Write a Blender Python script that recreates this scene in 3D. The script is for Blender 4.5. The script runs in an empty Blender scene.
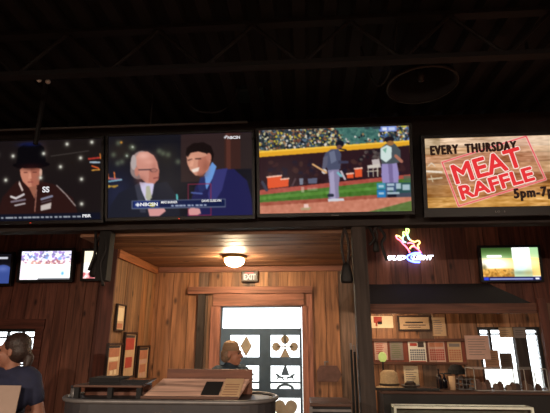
import bpy, bmesh, math, random
import numpy as np
from mathutils import Vector, Matrix, Euler

random.seed(7)
rng = np.random.default_rng(5)
R = math.radians
scene = bpy.context.scene
COL = scene.collection

# ------------------------------------------------------------------ camera
PITCH, YAW, FPX, EYE = R(16.7), R(4.0), 440.0, 1.6
cd = bpy.data.cameras.new('camera')
cd.sensor_width = 36.0
cd.lens = FPX / 550.0 * 36.0
cd.clip_start = 0.02
cam = bpy.data.objects.new('camera', cd)
cam.location = (0, 0, EYE)
cam.rotation_euler = (R(90) + PITCH, 0, YAW)
COL.objects.link(cam)
scene.camera = cam

# ------------------------------------------------------------------ daylight sky outside
world = bpy.data.worlds.new('sky')
scene.world = world
world.use_nodes = True
wn = world.node_tree
wn.nodes.clear()
wo = wn.nodes.new('ShaderNodeOutputWorld')
bgd = wn.nodes.new('ShaderNodeBackground')
wn.links.new(bgd.outputs[0], wo.inputs[0])
bgd.inputs[0].default_value = (0.88, 0.95, 1.0, 1)
bgd.inputs[1].default_value = 6.0

scene.view_settings.view_transform = 'Standard'
scene.view_settings.look = 'None'
scene.view_settings.exposure = 0.0
scene.view_settings.gamma = 1.0
scene.view_settings.use_curve_mapping = False
scene.cycles.max_bounces = 8
scene.cycles.sample_clamp_indirect = 3.0
scene.cycles.use_denoising = True

LAMP_GLOW = 200.0        # dome lamp in the entry
BOOTH_W = 14.0           # small added lamp under the booth awning
FILL_PENDANT_W = 400.0        # added fill pendants behind the viewer


# ------------------------------------------------------------------ projection helper: pixel on a wall plane -> point
def ray(px, py):
    xc = (px - 275.0) / FPX
    yc = (206.5 - py) / FPX
    f = math.cos(PITCH) - yc * math.sin(PITCH)
    u = math.sin(PITCH) + yc * math.cos(PITCH)
    return Vector((xc * math.cos(YAW) - f * math.sin(YAW), xc * math.sin(YAW) + f * math.cos(YAW), u))


def at(px, py, Y):
    r = ray(px, py)
    return Vector((0, 0, EYE)) + r * (Y / r.y)


def at_x(px, py, X):
    r = ray(px, py)
    return Vector((0, 0, EYE)) + r * (X / r.x)


# ------------------------------------------------------------------ materials
def lin(c):
    def f(v):
        v /= 255.0
        return v / 12.92 if v <= 0.04045 else ((v + 0.055) / 1.055) ** 2.4
    return tuple(f(v) for v in c[:3]) + (1.0,)


def new_mat(name):
    m = bpy.data.materials.new(name)
    m.use_nodes = True
    nt = m.node_tree
    return m, nt, nt.nodes['Principled BSDF']


def flat(name, rgb, rough=0.6, metal=0.0, noise=0.12, scale=18.0, spec=0.4, bump=0.0):
    """a plain surface with a little procedural mottling"""
    m, nt, b = new_mat(name)
    tc = nt.nodes.new('ShaderNodeTexCoord')
    n = nt.nodes.new('ShaderNodeTexNoise')
    n.inputs['Scale'].default_value = scale
    n.inputs['Detail'].default_value = 4
    nt.links.new(tc.outputs['Object'], n.inputs['Vector'])
    cr = nt.nodes.new('ShaderNodeValToRGB')
    c = lin(rgb)
    cr.color_ramp.elements[0].position = 0.3
    cr.color_ramp.elements[1].position = 0.7
    cr.color_ramp.elements[0].color = tuple(v * (1 - noise) for v in c[:3]) + (1,)
    cr.color_ramp.elements[1].color = tuple(min(1, v * (1 + noise)) for v in c[:3]) + (1,)
    nt.links.new(n.outputs['Fac'], cr.inputs[0])
    nt.links.new(cr.outputs[0], b.inputs['Base Color'])
    b.inputs['Roughness'].default_value = rough
    b.inputs['Metallic'].default_value = metal
    b.inputs['Specular IOR Level'].default_value = spec
    if bump:
        bp = nt.nodes.new('ShaderNodeBump')
        bp.inputs['Strength'].default_value = bump
        bp.inputs['Distance'].default_value = 0.01
        nt.links.new(n.outputs['Fac'], bp.inputs['Height'])
        nt.links.new(bp.outputs[0], b.inputs['Normal'])
    return m


def wood(name, cols, axis='Z', rough=0.55, grain=26.0, knots=True, spec=0.3):
    """boards: each board its own tone, grain stretched along the axis, dark knots"""
    m, nt, b = new_mat(name)
    L = nt.links.new
    geo = nt.nodes.new('ShaderNodeNewGeometry')
    tc = nt.nodes.new('ShaderNodeTexCoord')
    ramp = nt.nodes.new('ShaderNodeValToRGB')
    els = ramp.color_ramp.elements
    if len(cols) == 1:
        cols = cols * 2
    while len(els) < len(cols):
        els.new(0.5)
    ramp.color_ramp.interpolation = 'CONSTANT'
    for i, c in enumerate(cols):
        els[i].position = i / len(cols)
        els[i].color = lin(c)
    L(geo.outputs['Random Per Island'], ramp.inputs[0])
    off = nt.nodes.new('ShaderNodeVectorMath')
    off.operation = 'ADD'
    mul = nt.nodes.new('ShaderNodeMath')
    mul.operation = 'MULTIPLY'
    mul.inputs[1].default_value = 37.0
    L(geo.outputs['Random Per Island'], mul.inputs[0])
    comb = nt.nodes.new('ShaderNodeCombineXYZ')
    for k in 'XYZ':
        L(mul.outputs[0], comb.inputs[k])
    L(tc.outputs['Object'], off.inputs[0])
    L(comb.outputs[0], off.inputs[1])
    mp = nt.nodes.new('ShaderNodeMapping')
    sc = {'X': (0.07, 1, 1), 'Y': (1, 0.07, 1), 'Z': (1, 1, 0.07)}[axis]
    mp.inputs['Scale'].default_value = sc
    L(off.outputs[0], mp.inputs['Vector'])
    n = nt.nodes.new('ShaderNodeTexNoise')
    n.inputs['Scale'].default_value = grain
    n.inputs['Detail'].default_value = 6
    n.inputs['Distortion'].default_value = 0.6
    L(mp.outputs[0], n.inputs['Vector'])
    gr = nt.nodes.new('ShaderNodeMapRange')
    gr.inputs['From Min'].default_value = 0.3
    gr.inputs['From Max'].default_value = 0.75
    gr.inputs['To Min'].default_value = 0.38
    gr.inputs['To Max'].default_value = 1.25
    L(n.outputs['Fac'], gr.inputs['Value'])
    mx = nt.nodes.new('ShaderNodeMix')
    mx.data_type = 'RGBA'
    mx.blend_type = 'MULTIPLY'
    mx.inputs[0].default_value = 1.0
    L(ramp.outputs[0], mx.inputs[6])
    L(gr.outputs[0], mx.inputs[7])
    out = mx.outputs[2]
    if knots:
        mp2 = nt.nodes.new('ShaderNodeMapping')
        mp2.inputs['Scale'].default_value = {'X': (0.5, 1, 1), 'Y': (1, 0.5, 1), 'Z': (1, 1, 0.5)}[axis]
        L(off.outputs[0], mp2.inputs['Vector'])
        v = nt.nodes.new('ShaderNodeTexVoronoi')
        v.inputs['Scale'].default_value = 7.0
        L(mp2.outputs[0], v.inputs['Vector'])
        kr = nt.nodes.new('ShaderNodeMapRange')
        kr.inputs['From Min'].default_value = 0.06
        kr.inputs['From Max'].default_value = 0.2
        kr.inputs['To Min'].default_value = 0.25
        kr.inputs['To Max'].default_value = 1.0
        L(v.outputs['Distance'], kr.inputs['Value'])
        mx2 = nt.nodes.new('ShaderNodeMix')
        mx2.data_type = 'RGBA'
        mx2.blend_type = 'MULTIPLY'
        mx2.inputs[0].default_value = 1.0
        L(out, mx2.inputs[6])
        L(kr.outputs[0], mx2.inputs[7])
        out = mx2.outputs[2]
    L(out, b.inputs['Base Color'])
    b.inputs['Roughness'].default_value = rough
    b.inputs['Specular IOR Level'].default_value = spec
    bp = nt.nodes.new('ShaderNodeBump')
    bp.inputs['Strength'].default_value = 0.25
    bp.inputs['Distance'].default_value = 0.004
    L(n.outputs['Fac'], bp.inputs['Height'])
    L(bp.outputs[0], b.inputs['Normal'])
    return m


def glow(name, rgb, strength):
    m, nt, b = new_mat(name)
    b.inputs['Base Color'].default_value = (0.02, 0.02, 0.02, 1)
    b.inputs['Emission Color'].default_value = lin(rgb)
    b.inputs['Emission Strength'].default_value = strength
    return m


def glass(name, tint=(1, 1, 1), fac=0.06, rough=0.03):
    m = bpy.data.materials.new(name)
    m.use_nodes = True
    nt = m.node_tree
    nt.nodes.clear()
    o = nt.nodes.new('ShaderNodeOutputMaterial')
    t = nt.nodes.new('ShaderNodeBsdfTransparent')
    t.inputs[0].default_value = tint + (1,)
    g = nt.nodes.new('ShaderNodeBsdfGlossy')
    g.inputs['Roughness'].default_value = rough
    fr = nt.nodes.new('ShaderNodeFresnel')
    fr.inputs[0].default_value = 1.45
    ad = nt.nodes.new('ShaderNodeMath')
    ad.operation = 'ADD'
    ad.inputs[1].default_value = fac - 0.04
    ad.use_clamp = True
    nt.links.new(fr.outputs[0], ad.inputs[0])
    mx = nt.nodes.new('ShaderNodeMixShader')
    nt.links.new(ad.outputs[0], mx.inputs[0])
    nt.links.new(t.outputs[0], mx.inputs[1])
    nt.links.new(g.outputs[0], mx.inputs[2])
    nt.links.new(mx.outputs[0], o.inputs[0])
    return m


def screen_mat(name, strength=1.0):
    m, nt, b = new_mat(name)
    a = nt.nodes.new('ShaderNodeVertexColor')
    a.layer_name = 'picture'
    b.inputs['Base Color'].default_value = (0.004, 0.004, 0.005, 1)
    b.inputs['Roughness'].default_value = 0.25
    b.inputs['Specular IOR Level'].default_value = 0.03
    nt.links.new(a.outputs[0], b.inputs['Emission Color'])
    b.inputs['Emission Strength'].default_value = strength
    return m


M = {}
M['deck'] = flat('black_painted_deck', (20, 20, 21), 0.8, noise=0.3, scale=6)
M['joist'] = flat('black_painted_steel', (18, 17, 17), 0.7)
M['conduit'] = flat('grey_conduit', (70, 66, 62), 0.5, 0.3)
M['darkpost'] = flat('near_black_post', (15, 12, 11), 0.8, noise=0.3)
M['beam'] = flat('dark_stained_beam', (46, 39, 37), 0.7, noise=0.35, scale=5, bump=0.2)
M['post'] = wood('dark_weathered_post', [(76, 66, 60), (64, 55, 50)], 'Z', 0.75)
M['redwall'] = wood('red_brown_boards', [(118, 72, 58), (104, 60, 48), (130, 82, 64), (92, 54, 44), (122, 74, 58)], 'Z')
M['entry'] = wood('warm_pine_boards', [(172, 124, 88), (142, 102, 74), (192, 142, 102), (156, 108, 74), (112, 88, 72), (178, 130, 92), (164, 114, 80)], 'Z')
M['sidewall'] = wood('honey_pine_boards', [(186, 136, 92), (160, 110, 72), (200, 150, 104), (124, 92, 68), (190, 140, 96), (150, 112, 80)], 'Z')
M['entryceil'] = wood('pine_ceiling_boards', [(170, 124, 92), (146, 104, 78), (182, 136, 102), (156, 114, 86)], 'X')
M['trimH'] = wood('pine_trim', [(166, 114, 90), (148, 98, 78)], 'X', knots=False)
M['trimV'] = wood('pine_casing', [(176, 118, 96), (158, 104, 84)], 'Z', knots=False)
M['trimY'] = wood('pine_cove_board', [(172, 108, 68), (160, 98, 60)], 'Y', knots=False)
M['redtrim'] = wood('red_brown_trim', [(112, 62, 46), (96, 52, 40)], 'X', knots=False)
M['redtrimV'] = wood('red_brown_casing', [(112, 62, 46), (96, 52, 40)], 'Z', knots=False)
M['header'] = wood('booth_header_board', [(106, 66, 50)], 'X', knots=False)
M['counter'] = wood('booth_counter_wood', [(110, 66, 48)], 'X', knots=False, rough=0.35)
M['darkwood'] = wood('dark_walnut', [(70, 46, 38), (84, 56, 44)], 'X', knots=False)
M['board'] = wood('pale_pink_pine', [(226, 184, 164), (216, 174, 152)], 'X')
M['plainwall'] = flat('brown_paint', (70, 52, 44), 0.8)
M['floor'] = wood('floor_boards', [(88, 66, 52), (74, 56, 44), (98, 74, 58)], 'Y', 0.4)
M['black'] = flat('black_plastic', (14, 14, 15), 0.45, noise=0.1)
M['blackmatte'] = flat('black_matte', (20, 19, 20), 0.85)
M['fascia'] = flat('black_counter_front', (17, 14, 14), 0.6)
M['awning'] = flat('charcoal_awning', (28, 23, 24), 0.95, noise=0.15, scale=30)
M['leather'] = flat('dark_leather', (20, 17, 16), 0.6, noise=0.3, scale=30, bump=0.3)
M['leatherstrap'] = flat('brown_leather_strap', (40, 28, 23), 0.6)
M['door'] = flat('blue_grey_door_paint', (66, 86, 106), 0.5)
M['steel'] = flat('dull_grey_steel', (104, 102, 102), 0.45, 0.4)
M['darksteel'] = flat('dark_grey_steel', (50, 49, 52), 0.5, 0.25)
M['alu'] = flat('bright_aluminium', (232, 238, 222), 0.35, 0.1)
M['acredge'] = flat('acrylic_edge', (150, 146, 138), 0.3)
M['winframe'] = flat('black_window_frame', (26, 26, 26), 0.5)
M['glass'] = glass('window_glass', (1, 1, 1), 0.05)
M['plexi'] = glass('plexiglass', (0.93, 0.93, 0.92), 0.06)
M['paper'] = flat('cream_paper', (226, 206, 172), 0.8, noise=0.04)
M['paperwhite'] = flat('white_paper', (232, 226, 214), 0.8, noise=0.04)
M['paperpink'] = flat('pink_grey_paper', (196, 160, 146), 0.8, noise=0.05)
M['papertan'] = flat('tan_paper', (196, 164, 128), 0.8, noise=0.05)
M['paperbrown'] = flat('brown_kraft_paper', (150, 112, 86), 0.85, noise=0.05)
M['papergrey'] = flat('grey_paper', (128, 118, 112), 0.85, noise=0.05)
M['ink'] = flat('dark_ink', (60, 50, 50), 0.8)
M['inkred'] = flat('red_ink', (168, 66, 54), 0.8)
M['inkorange'] = flat('orange_ink', (180, 118, 90), 0.8)
M['inkblue'] = flat('blue_grey_ink', (84, 92, 108), 0.8)
M['inkgreen'] = flat('green_ink', (96, 108, 70), 0.8)
M['frame'] = wood('dark_frame_wood', [(66, 44, 34), (56, 38, 30)], 'Z', knots=False)
M['frame_red'] = wood('red_brown_frame', [(120, 58, 42)], 'Z', knots=False)
M['skin'] = flat('skin', (142, 98, 80), 0.55, noise=0.06)
M['skin2'] = flat('tanned_skin', (168, 116, 92), 0.55, noise=0.06)
M['hair'] = flat('brown_hair', (46, 32, 27), 0.5, noise=0.35, scale=60, bump=0.5)
M['hair2'] = flat('grey_brown_hair', (128, 104, 84), 0.6, noise=0.35, scale=60, bump=0.5)
M['navy'] = flat('navy_cotton', (34, 38, 62), 0.85)
M['darkblue'] = flat('dark_teal_jacket', (36, 50, 62), 0.85)
M['jeans'] = flat('blue_denim', (44, 54, 78), 0.85)
M['shoe'] = flat('dark_shoe', (30, 26, 24), 0.6)
M['cap'] = flat('tan_cap', (138, 112, 88), 0.8, noise=0.15)
M['eye'] = flat('dark_eye', (24, 18, 16), 0.3)
M['lip'] = flat('lip', (140, 78, 70), 0.5)
M['pale_reflection'] = flat('pale_reflection', (196, 168, 130), 0.85, noise=0.15, scale=60)  # solid colour for a pale reflection in the plexiglass
M['white'] = flat('white_plastic', (225, 222, 215), 0.5, noise=0.03)
M['signface'] = flat('exit_sign_housing', (60, 48, 40), 0.5)
M['exit_red'] = glow('exit_red', (255, 70, 70), 0.9)
M['exit_white'] = glow('exit_lit_letters', (255, 232, 214), 1.0)
M['dome'] = glow('lit_dome_glass', (255, 224, 180), LAMP_GLOW)
M['brass'] = flat('antique_brass', (150, 116, 70), 0.4, 0.7)
M['concrete'] = flat('pale_concrete', (190, 188, 180), 0.9, noise=0.08, scale=2)
M['grassgreen'] = flat('green_leaves', (92, 120, 72), 0.9, noise=0.4, scale=12)
M['screen'] = screen_mat('lit_screen', 1.0)
M['screen_hot'] = screen_mat('bright_lit_screen', 1.6)
M['txt_white'] = glow('screen_white', (236, 236, 240), 0.9)
M['txt_red'] = glow('screen_red', (226, 48, 52), 1.0)
M['txt_outline'] = glow('screen_pale_pink', (255, 226, 214), 0.95)
M['txt_black'] = glow('screen_black', (34, 16, 12), 1.0)
M['led'] = glow('red_led', (255, 60, 30), 1.0)
M['brandgrey'] = flat('grey_print', (120, 118, 118), 0.5)
M['n_white'] = glow('neon_white', (236, 240, 255), 6.6000000000000005)
M['n_blue'] = glow('neon_blue', (90, 110, 255), 7.920000000000001)
M['n_pink'] = glow('neon_pink', (255, 96, 120), 5.720000000000001)
M['n_yellow'] = glow('neon_yellow', (255, 214, 120), 4.4)
M['n_green'] = glow('neon_green', (190, 255, 120), 4.4)
M['n_cyan'] = glow('neon_cyan', (150, 240, 240), 4.4)
M['green_reflection'] = glow('yellow_green_glow', (214, 222, 120), 0.9)  # emissive stand-in for a reflection in the plexiglass
M['added_glow'] = glow('added_lamp_bulb', (255, 190, 130), 4.0)  # bulbs of the lamps added for brightness


# ------------------------------------------------------------------ mesh builder
class MB:
    def __init__(s):
        s.bm = bmesh.new()

    def _xf(s, vs, mtx):
        if mtx is not None:
            for v in vs:
                v.co = mtx @ v.co

    def box(s, lo, hi, mtx=None, bev=0.0):
        lo, hi = Vector(lo), Vector(hi)
        r = bmesh.ops.create_cube(s.bm, size=1.0)
        vs = r['verts']
        c, d = (lo + hi) / 2, hi - lo
        for v in vs:
            v.co = Vector((v.co.x * d.x, v.co.y * d.y, v.co.z * d.z)) + c
        if bev:
            es = list({e for v in vs for e in v.link_edges})
            rb = bmesh.ops.bevel(s.bm, geom=es, offset=min(bev, min(d) * 0.45), segments=2, affect='EDGES', profile=0.6)
            vs = list({v for f in rb['faces'] for v in f.verts} | {v for v in vs if v.is_valid})
        s._xf(vs, mtx)
        return s

    def cyl(s, p0, p1, r0, r1=None, seg=16):
        r1 = r0 if r1 is None else r1
        p0, p1 = Vector(p0), Vector(p1)
        d = p1 - p0
        q = Vector((0, 0, 1)).rotation_difference(d.normalized()).to_matrix().to_4x4()
        m = Matrix.Translation((p0 + p1) / 2) @ q
        bmesh.ops.create_cone(s.bm, cap_ends=True, segments=seg, radius1=r0, radius2=r1, depth=d.length, matrix=m)
        return s

    def ball(s, c, r, seg=16, rot=None):
        if not hasattr(r, '__len__'):
            r = (r, r, r)
        m = Matrix.Translation(Vector(c))
        if rot is not None:
            m = m @ Euler(rot).to_matrix().to_4x4()
        m = m @ Matrix.Diagonal((r[0], r[1], r[2], 1))
        bmesh.ops.create_uvsphere(s.bm, u_segments=seg, v_segments=max(6, seg * 2 // 3), radius=1.0, matrix=m)
        return s

    def lathe(s, prof, seg=32, mtx=None, sx=1.0, sy=1.0):
        """profile of (radius, z), turned round z; closed when both ends sit on the axis"""
        rings = []
        for r, z in prof:
            if r < 1e-6:
                rings.append([s.bm.verts.new((0, 0, z))])
            else:
                rings.append([s.bm.verts.new((r * math.cos(2 * math.pi * k / seg) * sx, r * math.sin(2 * math.pi * k / seg) * sy, z)) for k in range(seg)])
        for a, b in zip(rings, rings[1:]):
            for k in range(seg):
                k2 = (k + 1) % seg
                if len(a) == 1 and len(b) > 1:
                    s.bm.faces.new((a[0], b[k2], b[k]))
                elif len(b) == 1 and len(a) > 1:
                    s.bm.faces.new((a[k], a[k2], b[0]))
                elif len(a) > 1:
                    s.bm.faces.new((a[k], a[k2], b[k2], b[k]))
        s._xf([v for g in rings for v in g], mtx)
        return s

    def tube(s, pts, r, seg=8, closed=False, taper=None):
        pts = [Vector(p) for p in pts]
        n = len(pts)
        rings = []
        up = Vector((0.13, 0.31, 0.94)).normalized()
        for i, p in enumerate(pts):
            a = pts[i - 1] if (i > 0 or closed) else pts[i]
            b = pts[(i + 1) % n] if (i < n - 1 or closed) else pts[i]
            t = (b - a).normalized()
            x = t.cross(up)
            if x.length < 0.05:
                x = t.cross(Vector((1, 0, 0)))
            x.normalize()
            y = t.cross(x)
            rr = r if taper is None else r * taper[i]
            rings.append([s.bm.verts.new(p + rr * (math.cos(2 * math.pi * k / seg) * x + math.sin(2 * math.pi * k / seg) * y)) for k in range(seg)])
        m = n if closed else n - 1
        for i in range(m):
            a, b = rings[i], rings[(i + 1) % n]
            for k in range(seg):
                k2 = (k + 1) % seg
                s.bm.faces.new((a[k], a[k2], b[k2], b[k]))
        if not closed:
            s.bm.faces.new(rings[0][::-1])
            s.bm.faces.new(rings[-1])
        return s

    def prism(s, poly, y0, y1, mtx=None):
        """polygon of (x, z) given thickness from y0 to y1"""
        a = [s.bm.verts.new((x, y0, z)) for x, z in poly]
        b = [s.bm.verts.new((x, y1, z)) for x, z in poly]
        n = len(poly)
        s.bm.faces.new(a)
        s.bm.faces.new(b[::-1])
        for i in range(n):
            j = (i + 1) % n
            s.bm.faces.new((a[j], a[i], b[i], b[j]))
        s._xf(a + b, mtx)
        return s

    def text(s, body, w, h, c, depth=0.002, bold=0.0, shear=0.0, rot=0.0, mtx=None, space=1.0):
        """lettering facing -y, centred at c=(x, y, z), stretched to w x h, turned by rot in its plane"""
        cu = bpy.data.curves.new('lettering', 'FONT')
        cu.body = body
        cu.size = 1.0
        cu.extrude = 0.01
        cu.offset = bold
        cu.shear = shear
        cu.space_character = space
        cu.resolution_u = 3
        o = bpy.data.objects.new('lettering', cu)
        COL.objects.link(o)
        me = bpy.data.meshes.new_from_object(o.evaluated_get(bpy.context.evaluated_depsgraph_get()))
        bpy.data.objects.remove(o)
        bpy.data.curves.remove(cu)
        co = np.empty(len(me.vertices) * 3)
        me.vertices.foreach_get('co', co)
        co = co.reshape(-1, 3)
        lo, hi = co.min(0), co.max(0)
        k = (co - (lo + hi) / 2) / np.maximum(hi - lo, 1e-6)
        x, z, y = k[:, 0] * w, k[:, 1] * h, -k[:, 2] * depth
        X = x * math.cos(rot) - z * math.sin(rot) + c[0]
        Z = x * math.sin(rot) + z * math.cos(rot) + c[2]
        out = np.stack([X, y + c[1], Z], 1)
        base = []
        for p in out:
            v = Vector(p)
            base.append(s.bm.verts.new(mtx @ v if mtx is not None else v))
        for f in me.polygons:
            try:
                s.bm.faces.new([base[i] for i in f.vertices])
            except ValueError:
                pass
        bpy.data.meshes.remove(me)
        return s

    def build(s, name, mat, parent=None, loc=None, rot=None, smooth=False):
        me = bpy.data.meshes.new(name)
        bmesh.ops.recalc_face_normals(s.bm, faces=s.bm.faces[:])
        s.bm.to_mesh(me)
        s.bm.free()
        me.materials.append(mat)
        if smooth:
            for p in me.polygons:
                p.use_smooth = True
        o = bpy.data.objects.new(name, me)
        COL.objects.link(o)
        if parent is not None:
            o.parent = parent
        if loc is not None:
            o.location = loc
        if rot is not None:
            o.rotation_euler = rot
        return o


def tag(o, label, cat, group=None):
    o['label'] = label
    o['category'] = cat
    if group:
        o['group'] = group
    return o


def thing(name, label, cat, loc=(0, 0, 0), rot=(0, 0, 0), group=None):
    o = bpy.data.objects.new(name, None)
    o.empty_display_size = 0.1
    COL.objects.link(o)
    o.location = loc
    o.rotation_euler = rot
    return tag(o, label, cat, group)


def structure(o):
    o['kind'] = 'structure'
    return o


def catmull(pts, n=6, closed=False):
    P = [Vector(p) for p in pts]
    out = []
    m = len(P)
    rngi = range(m) if closed else range(m - 1)
    for i in rngi:
        p0 = P[i - 1] if (i > 0 or closed) else P[i]
        p1, p2 = P[i], P[(i + 1) % m]
        p3 = P[(i + 2) % m] if (closed or i + 2 < m) else p2
        for k in range(n):
            t = k / n
            out.append(0.5 * (2 * p1 + (p2 - p0) * t + (2 * p0 - 5 * p1 + 4 * p2 - p3) * t * t + (3 * p1 - p0 - 3 * p2 + p3) * t ** 3))
    if not closed:
        out.append(P[-1])
    return out


# ------------------------------------------------------------------ the setting
WX0, WX1, WY0, WY1, CEIL = -4.8, 3.6, -4.0, 5.5, 3.5


def subtract(z0, z1, holes):
    segs = [(z0, z1)]
    for a, b in holes:
        nxt = []
        for s0, s1 in segs:
            if b <= s0 or a >= s1:
                nxt.append((s0, s1))
            else:
                if a > s0:
                    nxt.append((s0, a))
                if b < s1:
                    nxt.append((b, s1))
        segs = nxt
    return segs


def planks(mb, u0, u1, z0, z1, holes, mtx, wmin=0.11, wmax=0.2, t=0.02, gap=0.006, back=0.12):
    """upright boards on a backing, cut round the holes (u0, u1, z0, z1); u along x, front at y=0, backing behind"""
    cuts = sorted({u0, u1} | {h[0] for h in holes if u0 < h[0] < u1} | {h[1] for h in holes if u0 < h[1] < u1})
    edges = [u0]
    for a, b in zip(cuts, cuts[1:]):
        x = a
        while b - x > wmax * 1.3:
            x += random.uniform(wmin, wmax)
            edges.append(x)
        edges.append(b)
    for a, b in zip(edges, edges[1:]):
        mid = (a + b) / 2
        hs = [(h[2], h[3]) for h in holes if h[0] < mid < h[1]]
        for s0, s1 in subtract(z0, z1, hs):
            mb.box((a + gap / 2, random.uniform(0, 0.006), s0), (b - gap / 2, t, s1), mtx)
    for a, b in zip(cuts, cuts[1:]):
        mid = (a + b) / 2
        hs = [(h[2], h[3]) for h in holes if h[0] < mid < h[1]]
        for s0, s1 in subtract(z0, z1, hs):
            mb.box((a, t, s0), (b, t + back, s1), mtx)


structure(MB().box((WX0 - .1, WY0 - .1, -0.1), (WX1 + .1, WY1 + 0.16, 0)).build('floor', M['floor']))

# corrugated black deck overhead, ribs running towards the far wall
mb = MB()
prof = []
x = WX0
while x < WX1:
    prof += [(x, CEIL), (x + 0.075, CEIL), (x + 0.095, CEIL + 0.05), (x + 0.165, CEIL + 0.05)]
    x += 0.19
prof.append((x, CEIL))
bmv = mb.bm
a = [bmv.verts.new((p[0], WY0 - .1, p[1])) for p in prof]
b = [bmv.verts.new((p[0], WY1 + .16, p[1])) for p in prof]
for i in range(len(prof) - 1):
    bmv.faces.new((a[i], a[i + 1], b[i + 1], b[i]))
mb.box((WX0 - .1, WY0 - .1, CEIL + 0.06), (WX1 + .3, WY1 + .16, CEIL + 0.12))
structure(mb.build('ceiling', M['deck']))

# openings of the far wall: door, left window, right window (x0, x1, z0, z1)
DX0, DX1, DZ1 = at(221.5, 300, WY1).x, at(301.5, 300, WY1).x, at(260, 307, WY1).z + .01
LWX0, LWX1, LWZ0, LWZ1 = -4.35, at(34, 345, WY1).x, 0.85, at(20, 329, WY1).z
RWX0, RWX1, RWZ0, RWZ1 = at(480, 350, WY1).x, at(544, 350, WY1).x, 0.95, at(505, 327, WY1).z
HOLES = [(DX0, DX1, 0.0, DZ1), (LWX0, LWX1, LWZ0, LWZ1), (RWX0, RWX1, RWZ0, RWZ1)]
VX0, VX1 = -1.90, 0.50       # entry bay
mt = Matrix.Translation((0, WY1, 0))
mb = MB()
planks(mb, WX0, VX0 - .1, 0, CEIL, [HOLES[1]], mt, .16, .26)
planks(mb, VX1 + .16, WX1, 2.0, CEIL, [HOLES[2]], mt, .15, .24)
structure(mb.build('wall_back', M['redwall']))
mb = MB()
planks(mb, VX1 + .16, WX1, 0, 1.998, [HOLES[2]], mt)
structure(mb.build('wall_back_booth', M['entry']))
mb = MB()
planks(mb, VX0 - .1, VX1 + .16, 0, CEIL, [HOLES[0]], mt)
structure(mb.build('wall_back_entry', M['entry']))
mb = MB()
planks(mb, -WY1 - .16, -WY0 + .1, 0, CEIL, [], Matrix.Translation((WX0, 0, 0)) @ Matrix.Rotation(R(90), 4, 'Z') @ Matrix.Diagonal((-1, 1, 1, 1)))
structure(mb.build('wall_left', M['redwall']))
mb = MB()
planks(mb, WY0 - .1, WY1 + .16, 0, CEIL, [], Matrix.Translation((WX1, 0, 0)) @ Matrix.Rotation(R(-90), 4, 'Z') @ Matrix.Diagonal((-1, 1, 1, 1)))
structure(mb.build('wall_right', M['redwall']))
structure(MB().box((WX0 - .1, WY0 - .12, 0), (WX1 + .1, WY0, CEIL)).build('wall_front', M['plainwall']))

# partition on the left of the entry, its ceiling and trims
SY0 = 4.3
mb = MB()
mtx = Matrix.Translation((VX0, 0, 0)) @ Matrix.Rotation(R(90), 4, 'Z')      # u -> +y, front faces +x
planks(mb, SY0, WY1, 0, 2.47, [], mtx, t=0.02, back=0.1)
structure(mb.build('wall_entry_left', M['sidewall']))
structure(MB().box((VX0 - .125, SY0 - .025, 0), (VX0 + .005, SY0 - .001, 2.47), bev=.004).build('trim_1', M['redtrimV']))
mb = MB()
y = 3.74
while y < WY1 - .02:
    w = random.uniform(.1, .17)
    y2 = min(WY1 - .001, y + w)
    mb.box((VX0 - .12, y + .002, 2.47 + random.uniform(0, .006)), (VX1, y2 - .002, 2.5))
    y = y2
mb.box((VX0 - .12, 3.74, 2.5), (VX1, WY1 - .001, 2.54))
structure(mb.build('ceiling_entry', M['entryceil']))
structure(MB().box((VX0, SY0 - .02, 2.38), (VX0 + .03, WY1 - .03, 2.468), bev=.004).build('trim_2', M['trimY']))
structure(MB().box((VX0 + .032, WY1 - .028, 2.40), (VX1, WY1 - .001, 2.468), bev=.004).build('trim_3', M['trimH']))

# bulkhead that carries the televisions, and the post under it
structure(MB().box((WX0, 3.6, 2.50), (WX1, 3.72, CEIL - .003)).build('beam', M['beam']))
structure(MB().box((WX0, 3.575, 2.495), (WX1, 3.598, 2.58), bev=.004).build('trim_4', M['beam']))
PX0, PX1 = 0.390, 0.505
structure(MB().box((PX0, 3.605, 0), (PX1, 3.72, 2.497), bev=.006).build('pillar', M['post']))
structure(MB().box((at(100, 250, 3.65).x, 3.61, at(108, 281, 3.65).z), (at(111, 250, 3.65).x, 3.71, 2.497), bev=.006).build('pillar_left', M['darkpost']))

# casing round the entry door
zt = DZ1
ftz = at(240, 287, WY1).z
mb = MB().box((DX0 - .10, WY1 - .035, zt), (DX1 + .03, WY1 - .001, ftz - .085), bev=.004)
structure(mb.build('trim_5', M['trimH']))
structure(MB().box((at(189, 290, WY1).x, WY1 - .05, ftz - .085), (at(312, 290, WY1).x, WY1 - .001, ftz), bev=.004).build('trim_6', M['trimH']))
structure(MB().box((DX0 - .12, WY1 - .04, 0), (DX0 - .002, WY1 - .001, zt - .002), bev=.004).build('trim_7', M['trimV']))
structure(MB().box((DX1 + .002, WY1 - .04, 0), (DX1 + .07, WY1 - .001, zt - .002), bev=.004).build('trim_8', M['trimV']))
structure(MB().box((at(197, 340, WY1).x, WY1 - .05, 0), (at(204, 340, WY1).x, WY1 - .001, ftz - .09), bev=.004).build('trim_9', M['post']))
structure(MB().box((at(307, 340, WY1).x, WY1 - .03, 0), (at(313, 340, WY1).x, WY1 - .001, ftz - .09), bev=.004).build('trim_10', M['trimV']))

# ------------------------------------------------------------------ door with cut-out panels
door = bpy.data.objects.new('door_1', None)
COL.objects.link(door)
structure(door)
DYF, DYB = WY1 + .02, WY1 + .065


def dz(py):
    return at(265, py, WY1).z


def dx(px):
    return at(px, 350, WY1).x


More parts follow.
